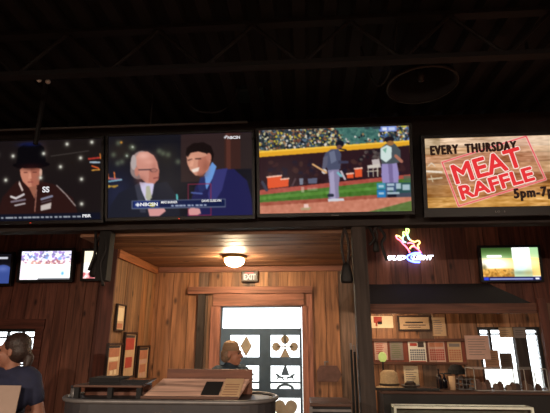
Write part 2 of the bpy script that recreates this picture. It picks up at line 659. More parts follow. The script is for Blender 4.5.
mb = MB()
mb.box((DX0 + .004, DYF, 0.01), (dx(229.5), DYB, dz(328)))
mb.box((dx(299.5), DYF, 0.01), (DX1 - .004, DYB, dz(328)))
mb.box((DX0 + .004, DYF, dz(328)), (DX0 + .016, DYB, DZ1 - .004)).box((DX1 - .016, DYF, dz(328)), (DX1 - .004, DYB, DZ1 - .004))
mb.box((DX0 + .016, DYF, DZ1 - .018), (DX1 - .016, DYB, DZ1 - .004))
mb.box((dx(259), DYF, 0.01), (dx(270.5), DYB, dz(331)))
rails = [(328.5, 335.2), (357.2, 366), (381.8, 383.6), (389, 398)]
for a_, b_ in rails:
    for x0, x1 in ((229.5, 259), (270.5, 299.5)):
        mb.box((dx(x0), DYF, dz(b_)), (dx(x1), DYB, dz(a_)))
zb = dz(398) - .33
for x0, x1 in ((229.5, 259), (270.5, 299.5)):
    mb.box((dx(x0), DYF, 0.01), (dx(x1), DYB, zb))
mb.box((dx(229.5), DYF + .001, dz(335)), (dx(299.5), DYB - .001, dz(328.4)))
leaf = mb.build('door_leaf', M['door'], door)
MB().box((DX0 + .03, DYF + .02, zb), (DX1 - .03, DYF + .026, DZ1 - .03)).build('glass_pane', M['glass'], door)


def disc(cx, cz, r, n=20):
    return [(cx + r * math.cos(2 * math.pi * k / n), cz + r * math.sin(2 * math.pi * k / n)) for k in range(n)]


dcy0, dcy1 = DYF + .005, DYF + .016


def pane_mid(px0, px1, py0, py1):
    return (dx(px0) + dx(px1)) / 2, (dz(py0) + dz(py1)) / 2, dx(px1) - dx(px0), dz(py0) - dz(py1)


M['cutout'] = flat('weathered_tan_cutout', (150, 138, 120), 0.7)
cx, cz, w, h = pane_mid(270.5, 299.5, 335.2, 357.2)
mb = MB()
for q in ((-.31 * w, -.03 * h), (.31 * w, -.03 * h), (0, .30 * h)):
    mb.prism(disc(cx + q[0], cz + q[1], .052), dcy0, dcy1)
mb.box((cx - .10, dcy0, cz - .03 * h - .008), (cx + .10, dcy1, cz - .03 * h + .008))
mb.box((cx - .008, dcy0, cz - .2 * h), (cx + .008, dcy1, cz + .5 * h))
mb.prism([(cx - .06, cz - .5 * h), (cx + .06, cz - .5 * h), (cx + .012, cz - .12 * h), (cx - .012, cz - .12 * h)], dcy0, dcy1)
mb.build('club_cutout', M['cutout'], door)
cx, cz, w, h = pane_mid(229.5, 259, 335.2, 357.2)
MB().prism([(cx + .02, cz + .5 * h), (cx + .25 * w, cz), (cx + .02, cz - .5 * h), (cx - .15 * w, cz)], dcy0, dcy1).build('diamond_cutout', M['cutout'], door)
for x0, x1 in ((229.5, 259), (270.5, 299.5)):
    cx, cz, w, h = pane_mid(x0, x1, 366, 381.8)
    mb = MB()
    # running animals either side of a central peak
    mb.prism([(cx - .05, cz - .1 * h), (cx + .05, cz - .1 * h), (cx + .012, cz + .5 * h), (cx - .012, cz + .5 * h)], dcy0, dcy1)
    for sgn in (-1, 1):
        P = [(.02, -.18), (.16, -.16), (.22, -.05), (.30, .02), (.34, -.05), (.28, -.14), (.27, -.22), (.32, -.40), (.28, -.40), (.23, -.27), (.12, -.28), (.05, -.44), (.02, -.42), (.07, -.27)]
        pl = [(cx + sgn * p[0] * w, cz + p[1] * h) for p in P]
        mb.prism(pl if sgn > 0 else pl[::-1], dcy0, dcy1)
    mb.build('horse_cutout', M['door'], door)
    c2, z2, w2, h2 = pane_mid(x0, x1, 383.6, 389)
    arc = [(c2 + .3 * w2 * math.cos(t), z2 - .5 * h2 + 1.0 * h2 * math.sin(t)) for t in np.linspace(0, math.pi, 12)]
    arc2 = [(c2 + .2 * w2 * math.cos(t), z2 - .5 * h2 + .55 * h2 * math.sin(t)) for t in np.linspace(math.pi, 0, 12)]
    MB().prism(arc + arc2, dcy0, dcy1).build('arch_cutout', M['door'], door)


def heart(cx, cz, s):
    out = []
    for t in np.linspace(0, 2 * math.pi, 40, endpoint=False):
        out.append((cx + s * 16 * math.sin(t) ** 3 / 17, cz + s * (13 * math.cos(t) - 5 * math.cos(2 * t) - 2 * math.cos(3 * t) - math.cos(4 * t)) / 17))
    return out


hz = dz(398) - .125
MB().prism(heart((dx(270.5) + dx(299.5)) / 2, hz, .145), dcy0, dcy1).build('heart_cutout', M['cutout'], door)
cx = (dx(229.5) + dx(259)) / 2
pl = heart(cx, hz, .13)
pl = [(p[0], 2 * hz - p[1]) for p in pl][::-1]
MB().prism(pl, dcy0, dcy1).box((cx - .02, dcy0, hz - .16), (cx + .02, dcy1, hz)).build('spade_cutout', M['cutout'], door)
MB().cyl((dx(264), DYF - .05, 0.98), (dx(264), DYF, 0.98), .012).ball((dx(264), DYF - .06, 0.98), .028).build('door_knob', M['brass'], leaf)


# ------------------------------------------------------------------ windows
def window(name, x0, x1, z0, z1, vs, hs, mat):
    root = bpy.data.objects.new(name, None)
    COL.objects.link(root)
    structure(root)
    ya, yb = WY1 + .03, WY1 + .08
    e = .035
    mb = MB()
    mb.box((x0, ya, z0), (x0 + e, yb, z1)).box((x1 - e, ya, z0), (x1, yb, z1))
    mb.box((x0 + e, ya, z1 - e), (x1 - e, yb, z1)).box((x0 + e, ya, z0), (x1 - e, yb, z0 + e))
    for v, t in vs:
        mb.box((v - t, ya + .005, z0 + e), (v + t, yb - .005, z1 - e))
    for v, t in hs:
        mb.box((x0 + e, ya + .006, v - t), (x1 - e, yb - .006, v + t))
    mb.build('window_frame', mat, root)
    MB().box((x0 + e, ya + .02, z0 + e), (x1 - e, ya + .025, z1 - e)).build('pane', M['glass'], root)
    return root


zc = at(20, 331.5, WY1).z
w1 = window('window_1', LWX0, LWX1, LWZ0, LWZ1, [(LWX0 + (LWX1 - LWX0) * k / 5, .011) for k in (1, 2, 3, 4)],
            [(LWZ1 - .10, .012), (LWZ1 - .42, .012), (LWZ1 - .6, .012)], M['winframe'])
for nm, lo, hi in (('trim_11', (LWX0 - .1, WY1 - .03, LWZ1), (LWX1 + .11, WY1 - .001, LWZ1 + .12)),
                   ('trim_12', (LWX1, WY1 - .025, LWZ0), (LWX1 + .10, WY1 - .001, LWZ1 - .002)),
                   ('trim_13', (LWX0 - .1, WY1 - .025, LWZ0), (LWX0, WY1 - .001, LWZ1 - .002)),
                   ('trim_14', (LWX0 - .12, WY1 - .06, LWZ0 - .06), (LWX1 + .12, WY1 - .001, LWZ0 - .002))):
    structure(MB().box(lo, hi, bev=.004).build(nm, M['redtrim']))
wx = lambda px: at(px, 350, WY1).x
w2 = window('window_2', RWX0, RWX1, RWZ0, RWZ1, [(wx(529), .012)],
            [(at(500, 334, WY1).z, .01)], M['winframe'])
MB().box((wx(493) - .014, WY1 + .035, at(490, 351, WY1).z), (wx(493) + .014, WY1 + .075, RWZ1 - .034)).build('mullion', M['winframe'], w2)
structure(MB().box((wx(515), WY1 - .05, RWZ0), (wx(525.5), WY1 + .028, RWZ1), bev=.004).build('trim_15', M['post']))
structure(MB().box((RWX1, WY1 - .03, RWZ0 - .05), (RWX1 + .07, WY1 - .001, RWZ1 + .02), bev=.004).build('trim_16', M['winframe']))

# ground and a hedge outside
structure(MB().box((-14, WY1 + .3, -.3), (12, 30, -.12)).build('ground_outside', M['concrete']))


# ------------------------------------------------------------------ screen pictures: drawn as colour on a fine grid
class Pic:
    """cx, cy: coordinates of every sample in the drawing frame (x0..x1, y0..y1)"""
    def __init__(s, x0, x1, y0, y1, W=200, H=112, base=(20, 20, 24), ss=2):
        s.W, s.H, s.ss = W, H, ss
        u = (np.arange(W * ss) + .5) / (W * ss)
        v = (np.arange(H * ss) + .5) / (H * ss)
        s.x, s.y = np.meshgrid(x0 + (x1 - x0) * u, y0 + (y1 - y0) * v)
        s.img = np.zeros(s.x.shape + (3,)) + np.array(base, float)

    def put(s, m, c, a=1.0):
        if not isinstance(m, np.ndarray) or m.dtype != bool:
            m = m.astype(bool)
        s.img[m] = s.img[m] * (1 - a) + np.array(c, float) * a

    def poly(s, pts, c, a=1.0):
        m = np.zeros(s.x.shape, bool)
        n = len(pts)
        for i in range(n):
            xa, ya = pts[i]
            xb, yb = pts[(i + 1) % n]
            if ya == yb:
                continue
            cond = ((ya > s.y) != (yb > s.y)) & (s.x < (xb - xa) * (s.y - ya) / (yb - ya) + xa)
            m ^= cond
        s.put(m, c, a)
        return m

    def rect(s, xa, ya, xb, yb, c, a=1.0):
        m = (s.x >= xa) & (s.x <= xb) & (s.y >= ya) & (s.y <= yb)
        s.put(m, c, a)
        return m

    def ell(s, cx, cy, rx, ry, c, a=1.0, rot=0.0):
        dx_, dy_ = s.x - cx, s.y - cy
        k = R(rot)
        p, q = dx_ * math.cos(k) + dy_ * math.sin(k), -dx_ * math.sin(k) + dy_ * math.cos(k)
        m = (p / rx) ** 2 + (q / ry) ** 2 <= 1
        s.put(m, c, a)
        return m

    def blob(s, cx, cy, rx, ry, c, a=1.0):
        d = ((s.x - cx) / rx) ** 2 + ((s.y - cy) / ry) ** 2
        k = (a * np.exp(-d))[..., None]
        s.img = s.img * (1 - k) + np.array(c, float) * k

    def line(s, p, q, w, c, a=1.0):
        px, py = p
        qx, qy = q
        L2 = (qx - px) ** 2 + (qy - py) ** 2 + 1e-9
        t = np.clip(((s.x - px) * (qx - px) + (s.y - py) * (qy - py)) / L2, 0, 1)
        d = np.hypot(s.x - px - t * (qx - px), s.y - py - t * (qy - py))
        s.put(d <= w / 2, c, a)

    def pline(s, pts, w, c, a=1.0):
        for p, q in zip(pts, pts[1:]):
            s.line(p, q, w, c, a)

    def specks(s, xa, ya, xb, yb, cols, size, n, a=.9):
        for _ in range(n):
            x, y = rng.uniform(xa, xb), rng.uniform(ya, yb)
            c = cols[rng.integers(len(cols))]
            s.ell(x, y, size * rng.uniform(.5, 1.1), size * rng.uniform(.5, 1.1), c, a)

    def grade(s, xa, ya, xb, yb, c0, c1, vertical=True):
        m = (s.x >= xa) & (s.x <= xb) & (s.y >= ya) & (s.y <= yb)
        t = (s.y - ya) / (yb - ya) if vertical else (s.x - xa) / (xb - xa)
        g = np.array(c0, float) * (1 - t[..., None]) + np.array(c1, float) * t[..., None]
        s.img[m] = g[m]

    def noise(s, amt, nx, ny, mask=None):
        g = rng.normal(0, 1, (ny + 1, nx + 1))
        hy, hx = s.x.shape
        yy = np.linspace(0, ny - 1e-3, hy)
        xx = np.linspace(0, nx - 1e-3, hx)
        yi, xi = yy.astype(int), xx.astype(int)
        fy, fx = (yy - yi)[:, None], (xx - xi)[None, :]
        a_, b_ = g[yi][:, xi], g[yi][:, xi + 1]
        c_, d_ = g[yi + 1][:, xi], g[yi + 1][:, xi + 1]
        v = (a_ * (1 - fx) + b_ * fx) * (1 - fy) + (c_ * (1 - fx) + d_ * fx) * fy
        add = v[..., None] * amt
        if mask is not None:
            add = add * mask[..., None]
        s.img = s.img + add

    def soften(s, n=2):
        for _ in range(n):
            for ax in (0, 1):
                s.img = (np.roll(s.img, 1, ax) + 2 * s.img + np.roll(s.img, -1, ax)) / 4

    def mesh(s, name, w, h, y=0.0):
        s.soften()
        im = s.img.reshape(s.H, s.ss, s.W, s.ss, 3).mean((1, 3))
        im = np.clip(im, 0, 255) / 255.0
        im = np.where(im <= .04045, im / 12.92, ((im + .055) / 1.055) ** 2.4)
        W, H = s.W, s.H
        xs = np.linspace(-w / 2, w / 2, W)
        zs = np.linspace(h / 2, -h / 2, H)
        gx, gz = np.meshgrid(xs, zs)
        co = np.stack([gx, np.full_like(gx, y), gz], -1).reshape(-1, 3)
        idx = np.arange(W * H).reshape(H, W)
        f = np.stack([idx[:-1, :-1], idx[1:, :-1], idx[1:, 1:], idx[:-1, 1:]], -1).reshape(-1, 4)
        me = bpy.data.meshes.new(name)
        me.vertices.add(len(co))
        me.vertices.foreach_set('co', co.ravel())
        me.loops.add(f.size)
        me.loops.foreach_set('vertex_index', f.ravel().astype(np.int32))
        me.polygons.add(len(f))
        me.polygons.foreach_set('loop_start', np.arange(0, f.size, 4, dtype=np.int32))
        me.update(calc_edges=True)
        at_ = me.color_attributes.new('picture', 'FLOAT_COLOR', 'POINT')
        at_.data.foreach_set('color', np.concatenate([im.reshape(-1, 3), np.ones((W * H, 1))], 1).astype(np.float32).ravel())
        return me


SCR = {}
BEZ = {}


def tv(label, loc, sw, sh, pic, tilt, mount_y, bez=.022, chin=.03, group=None, hot=False, led=None, brand=True, yaw=0):
    root = thing('television', label, 'television', loc, (R(tilt), 0, R(yaw)), group)
    mb = MB()
    ow, top, bot = sw / 2 + bez, sh / 2 + bez, -sh / 2 - chin
    mb.box((-ow, -.012, sh / 2), (ow, .03, top), bev=.004).box((-ow, -.012, bot), (ow, .03, -sh / 2), bev=.004)
    mb.box((-ow, -.012, -sh / 2), (-sw / 2, .03, sh / 2)).box((sw / 2, -.012, -sh / 2), (ow, .03, sh / 2))
    BEZ[root.name] = bezo = mb.build('bezel', M['black'], root)
    MB().box((-ow + .01, .03, bot + .01), (ow - .01, .05, top - .01), bev=.006).box((-ow * .55, .05, bot + .08), (ow * .55, .075, top - .14), bev=.01).build('back_shell', M['blackmatte'], root)
    me = pic.mesh('screen', sw, sh)
    me.materials.append(M['screen_hot'] if hot else M['screen'])
    so = bpy.data.objects.new('screen', me)
    COL.objects.link(so)
    so.parent = root
    SCR[root.name] = so
    dist = mount_y - loc[1]
    mb = MB()
    for sx in (-.12, .12):
        mb.box((sx - .015, .07, -.15), (sx + .015, .085, .15))
    mb.box((-.16, .085, -.03), (.16, .1, .03))
    inv = Matrix.Rotation(R(-tilt), 4, 'X')
    mb.box((-.03, .06, -.02), (.03, dist - .012, .02), inv)
    mb.box((-.1, dist - .014, -.1), (.1, dist - .002, .1), inv)
    mb.build('wall_bracket', M['joist'], root)
    if led is not None:
        MB().box((led - .006, -.0145, bot + .008), (led + .006, -.011, bot + .014)).build('status_light', M['led'], bezo)
    return root


def lettering(root, mat, items, name='lettering'):
    for it in items:
        MB().text(**it).build(name, mat, SCR[root.name])


G_TV = 'big televisions in a row on the bulkhead'

# --- screen 1: man in a black cowboy hat on a dark stage
p = Pic(-184, 424, 52, 392, 200, 112, (25, 19, 20))
p.blob(300, 120, 160, 80, (30, 24, 22), .9)
p.blob(160, 100, 20, 34, (66, 48, 46), .7)
p.blob(100, 70, 40, 10, (22, 30, 84), .8)
p.poly([(-40, 392), (-10, 290), (50, 225), (150, 225), (215, 240), (300, 300), (330, 392)], (42, 20, 18))
p.poly([(65, 175), (80, 165), (150, 165), (160, 190), (152, 225), (132, 252), (105, 252), (78, 225), (68, 200)], (196, 128, 104))
p.poly([(112, 170), (150, 168), (150, 240), (120, 250), (112, 215)], (168, 100, 80))
p.rect(82, 186, 98, 190, (110, 62, 52)); p.rect(120, 186, 140, 190, (104, 56, 46))
p.rect(100, 226, 124, 231, (140, 72, 64)); p.poly([(106, 190), (114, 190), (117, 214), (102, 214)], (212, 144, 118))
p.ell(157, 190, 6, 17, (214, 170, 150))
p.poly([(105, 250), (142, 245), (132, 300)], (150, 94, 74))
p.poly([(63, 222), (82, 262), (76, 268), (60, 236)], (206, 186, 178))
p.line((140, 262), (134, 352), 5, (150, 98, 84))
p.poly([(48, 168), (56, 145), (66, 96), (90, 80), (120, 88), (146, 80), (160, 100), (168, 145), (176, 160), (150, 172), (100, 160), (68, 170)], (7, 6, 10))
p.ell(114, 156, 82, 15, (6, 5, 8)); p.poly([(48, 158), (54, 84), (84, 66), (146, 66), (170, 84), (180, 158)], (7, 6, 10)); p.blob(108, 70, 34, 7, (20, 28, 80), .8); p.blob(112, 172, 40, 9, (60, 30, 26), .6)
p.blob(112, 160, 46, 9, (40, 10, 14), .6)
p.line((28, 288), (50, 296), 9, (214, 206, 204)); p.line((50, 296), (84, 280), 9, (206, 198, 200))
p.line((30, 310), (90, 302), 8, (120, 108, 120)); p.line((46, 326), (90, 318), 6, (192, 184, 186))
p.line((162, 302), (208, 290), 9, (128, 130, 150)); p.line((162, 315), (204, 306), 4, (90, 80, 90))
p.poly([(160, 328), (206, 316), (203, 342), (160, 350)], (196, 184, 178))
p.pline([(228, 246), (268, 284), (310, 332)], 5, (150, 136, 132))
for c in ((33, 117), (270, 73), (378, 68), (330, 133), (243, 168), (335, 222), (337, 325), (168, 110), (3, 218), (157, 212), (-40, 110), (-100, 190), (-70, 80), (-130, 140)):
    p.blob(c[0], c[1], 13, 13, (120, 116, 104), .6)
    p.blob(c[0], c[1], 6, 6, (246, 246, 232), 1)
p.line((200, 122), (365, 104), 3, (70, 64, 60))
p.line((365, 138), (414, 134), 7, (178, 52, 44)); p.line((414, 118), (417, 138), 5, (204, 120, 56))  # neon sign's reflection on the glass, drawn into the picture
p.line((372, 152), (412, 154), 7, (168, 190, 206)); p.line((380, 168), (408, 178), 6, (214, 92, 44)); p.line((380, 186), (412, 184), 5, (214, 150, 60))
p.rect(-184, 362, 424, 392, (12, 16, 32))
for k_ in range(26):
    p.rect(-170 + k_ * 19.5, 374, -170 + k_ * 19.5 + rng.uniform(10, 18), 380, (176, 180, 190))
pic1 = p
t1 = tv('black wall television, leftmost of the row, showing a man in a dark cowboy hat', (-2.30, 3.36, 2.885), 1.215, .684, pic1, 13, 3.6, led=0.0)
k1 = 1.215 / 608


def s1(x, y):
    return (x + 184) * k1 - .6075, .342 - (y - 52) * .684 / 340


x, z = s1(182, 262)

lettering(t1, M['txt_white'], [dict(body='SS', w=.062, h=.05, c=(x, -.004, z), bold=.03),
                               dict(body='PBR', w=.075, h=.026, c=(s1(362, 0)[0], -.004, s1(0, 376)[1]), bold=.03)], 'lettering')
# --- screen 2: two men in suits at a desk
p = Pic(26, 524, 36, 316, 200, 112, (20, 20, 28))
p.blob(70, 90, 60, 50, (44, 36, 30), .8); p.blob(230, 110, 40, 40, (40, 36, 32), .8)
for c in ((62, 60), (92, 104), (108, 75), (114, 78), (45, 100), (218, 100), (60, 130), (75, 125), (236, 105), (270, 130), (205, 92)):
    p.blob(c[0], c[1], 9, 9, (96, 104, 84), .8)
p.blob(72, 58, 4, 4, (240, 160, 60), 1); p.blob(112, 75, 3, 3, (240, 240, 230), 1); p.blob(92, 105, 3, 3, (220, 230, 220), 1)
p.rect(280, 20, 430, 200, (48, 34, 34)); p.rect(430, 20, 530, 160, (58, 34, 30)); p.rect(484, 20, 530, 160, (44, 34, 34)); p.rect(436, 20, 450, 160, (84, 46, 38))
p.blob(60, 240, 60, 80, (34, 38, 62), .9)
p.line((22, 180), (72, 186), 7, (150, 90, 110)); p.line((26, 165), (28, 182), 4, (230, 120, 60)); p.line((48, 160), (50, 180), 4, (230, 120, 60))
p.line((24, 192), (74, 186), 5, (120, 170, 190)); p.line((20, 210), (60, 206), 4, (190, 150, 60)); p.ell(28, 208, 7, 5, (190, 150, 60)); p.ell(48, 209, 8, 4, (170, 130, 50))
# left man
p.poly([(26, 316), (40, 268), (64, 232), (120, 206), (140, 200), (182, 204), (232, 196), (262, 240), (280, 316)], (28, 30, 42))
p.poly([(120, 206), (140, 196), (150, 240), (160, 300), (140, 300)], (54, 56, 70))
p.poly([(136, 196), (188, 200), (182, 236), (172, 262), (158, 258), (144, 225)], (206, 198, 226))
p.poly([(160, 210), (172, 210), (180, 250), (168, 262), (158, 250)], (176, 174, 152))
p.ell(144, 138, 40, 48, (150, 130, 128)); p.ell(132, 152, 28, 34, (138, 122, 120))
p.poly([(122, 112), (136, 94), (164, 92), (186, 106), (198, 128), (205, 160), (202, 186), (190, 202), (160, 200), (140, 182), (128, 150)], (204, 140, 124))
p.poly([(170, 150), (206, 156), (202, 190), (186, 203), (168, 196)], (186, 116, 100))
p.blob(150, 106, 22, 12, (232, 176, 160), .9)
p.ell(127, 160, 8, 16, (190, 124, 108)); p.ell(116, 128, 10, 26, (178, 164, 162))
p.line((134, 154), (184, 154), 4, (58, 46, 52)); p.ell(186, 157, 13, 7, (90, 60, 60)); p.ell(187, 157, 10, 5, (170, 112, 100))
p.line((186, 184), (203, 182), 4, (130, 66, 62))
p.poly([(166, 288), (182, 282), (222, 286), (228, 296), (206, 312), (172, 312)], (212, 150, 148))
# right man
p.poly([(300, 316), (318, 250), (330, 215), (352, 190), (400, 160), (462, 160), (505, 200), (520, 260), (524, 316)], (30, 30, 76))
p.poly([(400, 160), (440, 156), (420, 230), (380, 290), (372, 240)], (52, 52, 110))
p.poly([(352, 190), (388, 134), (402, 150), (388, 190), (368, 226)], (104, 150, 214))
p.poly([(346, 186), (362, 180), (366, 224), (346, 240), (338, 216)], (36, 44, 92))
p.poly([(300, 112), (312, 92), (345, 84), (376, 94), (384, 126), (374, 160), (352, 180), (330, 178), (312, 160), (302, 138)], (206, 144, 120))
p.poly([(340, 120), (380, 110), (378, 150), (352, 180), (336, 176)], (180, 112, 92))
p.poly([(297, 106), (300, 84), (322, 68), (358, 66), (384, 80), (394, 108), (388, 132), (380, 124), (374, 112), (366, 104), (340, 97), (314, 101), (304, 116)], (22, 13, 13))
p.ell(376, 118, 9, 15, (190, 122, 102))
p.line((306, 126), (318, 122), 4, (54, 30, 28)); p.line((330, 122), (348, 122), 4, (54, 30, 28))
p.poly([(316, 128), (324, 128), (322, 148), (308, 146)], (222, 160, 134))
p.poly([(316, 158), (344, 150), (340, 164), (322, 168)], (240, 220, 206))
p.poly([(304, 292), (316, 286), (344, 290), (348, 306), (330, 314), (308, 312)], (212, 150, 148))
p.pline([(305, 207), (382, 207), (382, 316)], 2.5, (150, 40, 66)); p.pline([(305, 207), (305, 312), (382, 312)], 2.5, (150, 40, 66))
p.line((266, 242), (268, 262), 6, (90, 190, 190)); p.line((316, 236), (352, 240), 5, (80, 96, 160))
p.rect(110, 258, 432, 287, (96, 104, 128)); p.rect(113, 260.5, 429, 284, (15, 26, 66))
p.rect(117, 260.5, 205, 284, (24, 44, 110)); p.ell(182, 274, 11, 7, (196, 190, 50))
for k_ in range(9):
    p.rect(246 + k_ * 14, 276, 246 + k_ * 14 + rng.uniform(8, 13), 281, (170, 180, 205))
for c in ((126, 273), (131, 269), (136, 273), (131, 276), (432, 52), (437, 48)):
    p.ell(c[0], c[1], 3.5, 3.5, (226, 228, 236))
p.blob(188, 140, 10, 30, (170, 104, 90), .45); p.blob(138, 190, 18, 14, (120, 70, 62), .5); p.blob(168, 128, 20, 8, (226, 164, 146), .6)
p.blob(365, 150, 12, 24, (140, 82, 66), .6); p.blob(318, 118, 12, 8, (226, 166, 138), .5); p.blob(350, 178, 14, 6, (120, 70, 58), .6)
pic2 = p
t2 = tv('black wall television showing two men in suits talking at a desk', (-1.030, 3.36, 2.898), 1.215, .684, pic2, 13, 3.6, led=0.0)
k2 = 1.215 / 498


def s2(x, y):
    return (x - 26) * k2 - .6075, .342 - (y - 36) * .684 / 280


def tx(body, x0, x1, y0, y1, f, **k):
    xa, za = f(x0, y0)
    xb, zb_ = f(x1, y1)
    return dict(body=body, w=xb - xa, h=za - zb_, c=((xa + xb) / 2, -.004, (za + zb_) / 2), **k)


lettering(t2, M['txt_white'], [tx('NBCSN', 140, 200, 267, 279, s2, bold=.03), tx('MIKE BARKER', 212, 268, 263, 271, s2, bold=.02),
                               tx('DAVE GUELVIN', 352, 418, 261, 269, s2, bold=.02), tx('NBCSN', 442, 484, 47, 57, s2, bold=.03)])
# --- screen 3: baseball batter by the dugout
p = Pic(30, 524, 42, 318, 220, 124, (40, 24, 28))
p.grade(30, 42, 524, 130, (44, 56, 64), (58, 68, 64))
CROWD = [(24, 26, 34), (34, 40, 52), (210, 200, 150), (160, 120, 80), (230, 220, 210), (60, 90, 110), (120, 70, 50), (200, 180, 60), (90, 110, 130), (20, 20, 26), (40, 60, 60)]
p.specks(30, 42, 350, 112, CROWD, 4.6, 900)
p.poly([(282, 42), (350, 42), (440, 66), (430, 100), (350, 102), (320, 76)], (64, 108, 100))
p.specks(300, 46, 430, 100, [(52, 92, 88), (80, 124, 112), (70, 110, 104)], 5, 160)
p.specks(330, 66, 440, 98, CROWD, 5, 20)
p.specks(430, 42, 524, 100, CROWD + [(90, 120, 200), (140, 160, 220)], 4.8, 260)
p.rect(432, 42, 484, 60, (120, 140, 210)); p.rect(438, 46, 452, 56, (220, 226, 240)); p.rect(458, 46, 478, 56, (190, 204, 236))
p.poly([(30, 112), (440, 94), (524, 90), (524, 106), (440, 114), (30, 132)], (226, 164, 40))
p.poly([(30, 112), (524, 90), (524, 95), (30, 118)], (246, 196, 70))
p.poly([(30, 132), (524, 108), (524, 214), (30, 244)], (44, 24, 30))
p.specks(60, 150, 500, 200, [(60, 34, 36), (36, 22, 34), (70, 44, 40), (30, 26, 44)], 9, 90, .8)
p.specks(360, 120, 430, 150, [(70, 60, 60), (30, 24, 30), (90, 80, 76)], 7, 26)
p.poly([(400, 150), (424, 148), (430, 175), (404, 178)], (190, 178, 176)); p.poly([(386, 168), (424, 164), (424, 176), (386, 178)], (206, 196, 186))
for x0 in (388, 404, 418):
    p.line((x0, 176), (x0, 204), 3, (210, 200, 180))
p.line((385, 188), (420, 186), 3, (200, 190, 170))
p.poly([(30, 240), (524, 200), (524, 222), (30, 262)], (168, 78, 66))
p.poly([(30, 256), (524, 212), (524, 264), (30, 286)], (70, 112, 44))
p.poly([(30, 262), (524, 230), (524, 240), (30, 272)], (86, 134, 54))
p.poly([(30, 286), (524, 262), (524, 318), (30, 318)], (196, 124, 100))
p.poly([(30, 280), (524, 258), (524, 270), (30, 292)], (160, 84, 66))
p.poly([(380, 318), (524, 284), (524, 318)], (92, 116, 60))
p.noise(7, 60, 34, mask=(p.y > 210).astype(float))
for q in (((56, 198), (104, 194), (104, 232), (58, 236)), ((102, 206), (128, 204), (126, 230), (104, 232)), ((344, 178), (368, 176), (368, 204), (344, 206)), ((318, 194), (340, 192), (340, 208), (318, 208))):
    p.poly(q, (222, 84, 44))
    p.line(q[0], q[1], 5, (238, 190, 170))
p.poly([(162, 204), (176, 204), (174, 226), (164, 226)], (120, 124, 140)); p.poly([(190, 206), (222, 204), (220, 222), (192, 222)], (90, 94, 116))
p.line((40, 214), (54, 240), 10, (60, 60, 76)); p.line((150, 206), (140, 226), 6, (80, 60, 66))
# batter
p.poly([(256, 176), (294, 176), (296, 200), (290, 240), (292, 270), (278, 276), (272, 240), (268, 272), (256, 278), (262, 230)], (134, 126, 158))
p.poly([(262, 190), (276, 182), (280, 276), (264, 278)], (164, 156, 188))
p.poly([(250, 124), (270, 112), (292, 112), (302, 128), (298, 178), (258, 180), (244, 160), (243, 140)], (74, 78, 102))
p.poly([(262, 122), (280, 116), (286, 150), (268, 160)], (104, 110, 134))
p.poly([(243, 138), (258, 132), (256, 160), (246, 182), (238, 176)], (92, 92, 112)); p.poly([(292, 150), (326, 152), (324, 160), (292, 160)], (60, 60, 82))
p.ell(245, 184, 9, 8, (206, 196, 190)); p.ell(298, 96, 14, 12, (20, 22, 34)); p.ell(296, 106, 9, 7, (110, 76, 70)); p.line((298, 112), (318, 116), 4, (20, 22, 34))
p.line((208, 160), (252, 188), 6, (214, 164, 112))
p.poly([(254, 274), (282, 272), (306, 272), (308, 280), (256, 282)], (206, 206, 214)); p.line((258, 262), (270, 262), 10, (40, 44, 60))
p.line((300, 186), (312, 210), 7, (190, 180, 190)); p.line((290, 190), (300, 200), 8, (120, 180, 190))
# umpire
p.poly([(432, 160), (480, 158), (486, 196), (482, 240), (470, 262), (458, 240), (450, 268), (436, 262), (430, 200)], (150, 138, 188))
p.poly([(452, 162), (466, 162), (468, 236), (456, 238)], (118, 104, 150))
p.poly([(432, 112), (448, 100), (476, 100), (494, 122), (494, 160), (470, 164), (432, 164), (426, 140)], (72, 80, 86))
p.poly([(430, 114), (450, 104), (466, 112), (464, 146), (446, 160), (430, 148)], (206, 222, 218)); p.poly([(436, 118), (450, 112), (446, 130)], (120, 170, 150))
p.ell(459, 86, 16, 10, (28, 22, 30)); p.ell(462, 98, 12, 8, (150, 104, 60)); p.line((478, 140), (496, 158), 10, (170, 110, 90))
# score box
p.rect(414, 226, 524, 272, (34, 66, 92), .75); p.rect(414, 226, 442, 246, (60, 140, 160)); p.rect(414, 248, 442, 272, (40, 120, 180))
for q in ((446, 228, 470, 236), (446, 240, 468, 250), (476, 228, 492, 246), (446, 256, 486, 262), (496, 232, 520, 250), (420, 232, 436, 240), (420, 256, 436, 262)):
    p.rect(*q, (196, 214, 224), .8)
p.rect(448, 262, 476, 272, (20, 24, 40)); p.rect(500, 205, 524, 222, (70, 100, 80), .7)
p.poly([(166, 300), (200, 298), (194, 308), (166, 308)], (170, 160, 120), .8); p.poly([(176, 288), (190, 288), (192, 300), (176, 300)], (240, 206, 196), .9)
p.rect(168, 232, 178, 250, (220, 210, 190), .5); p.rect(188, 236, 222, 246, (200, 200, 170), .3)
pic3 = p
t3 = tv('black wall television showing a baseball batter standing by the dugout', (0.245, 3.36, 2.910), 1.215, .69, pic3, 13, 3.6, brand=True)
MB().box((-.03, -.0145, -.372), (.03, -.0118, -.366)).build('maker_mark', M['brandgrey'], BEZ[t3.name])

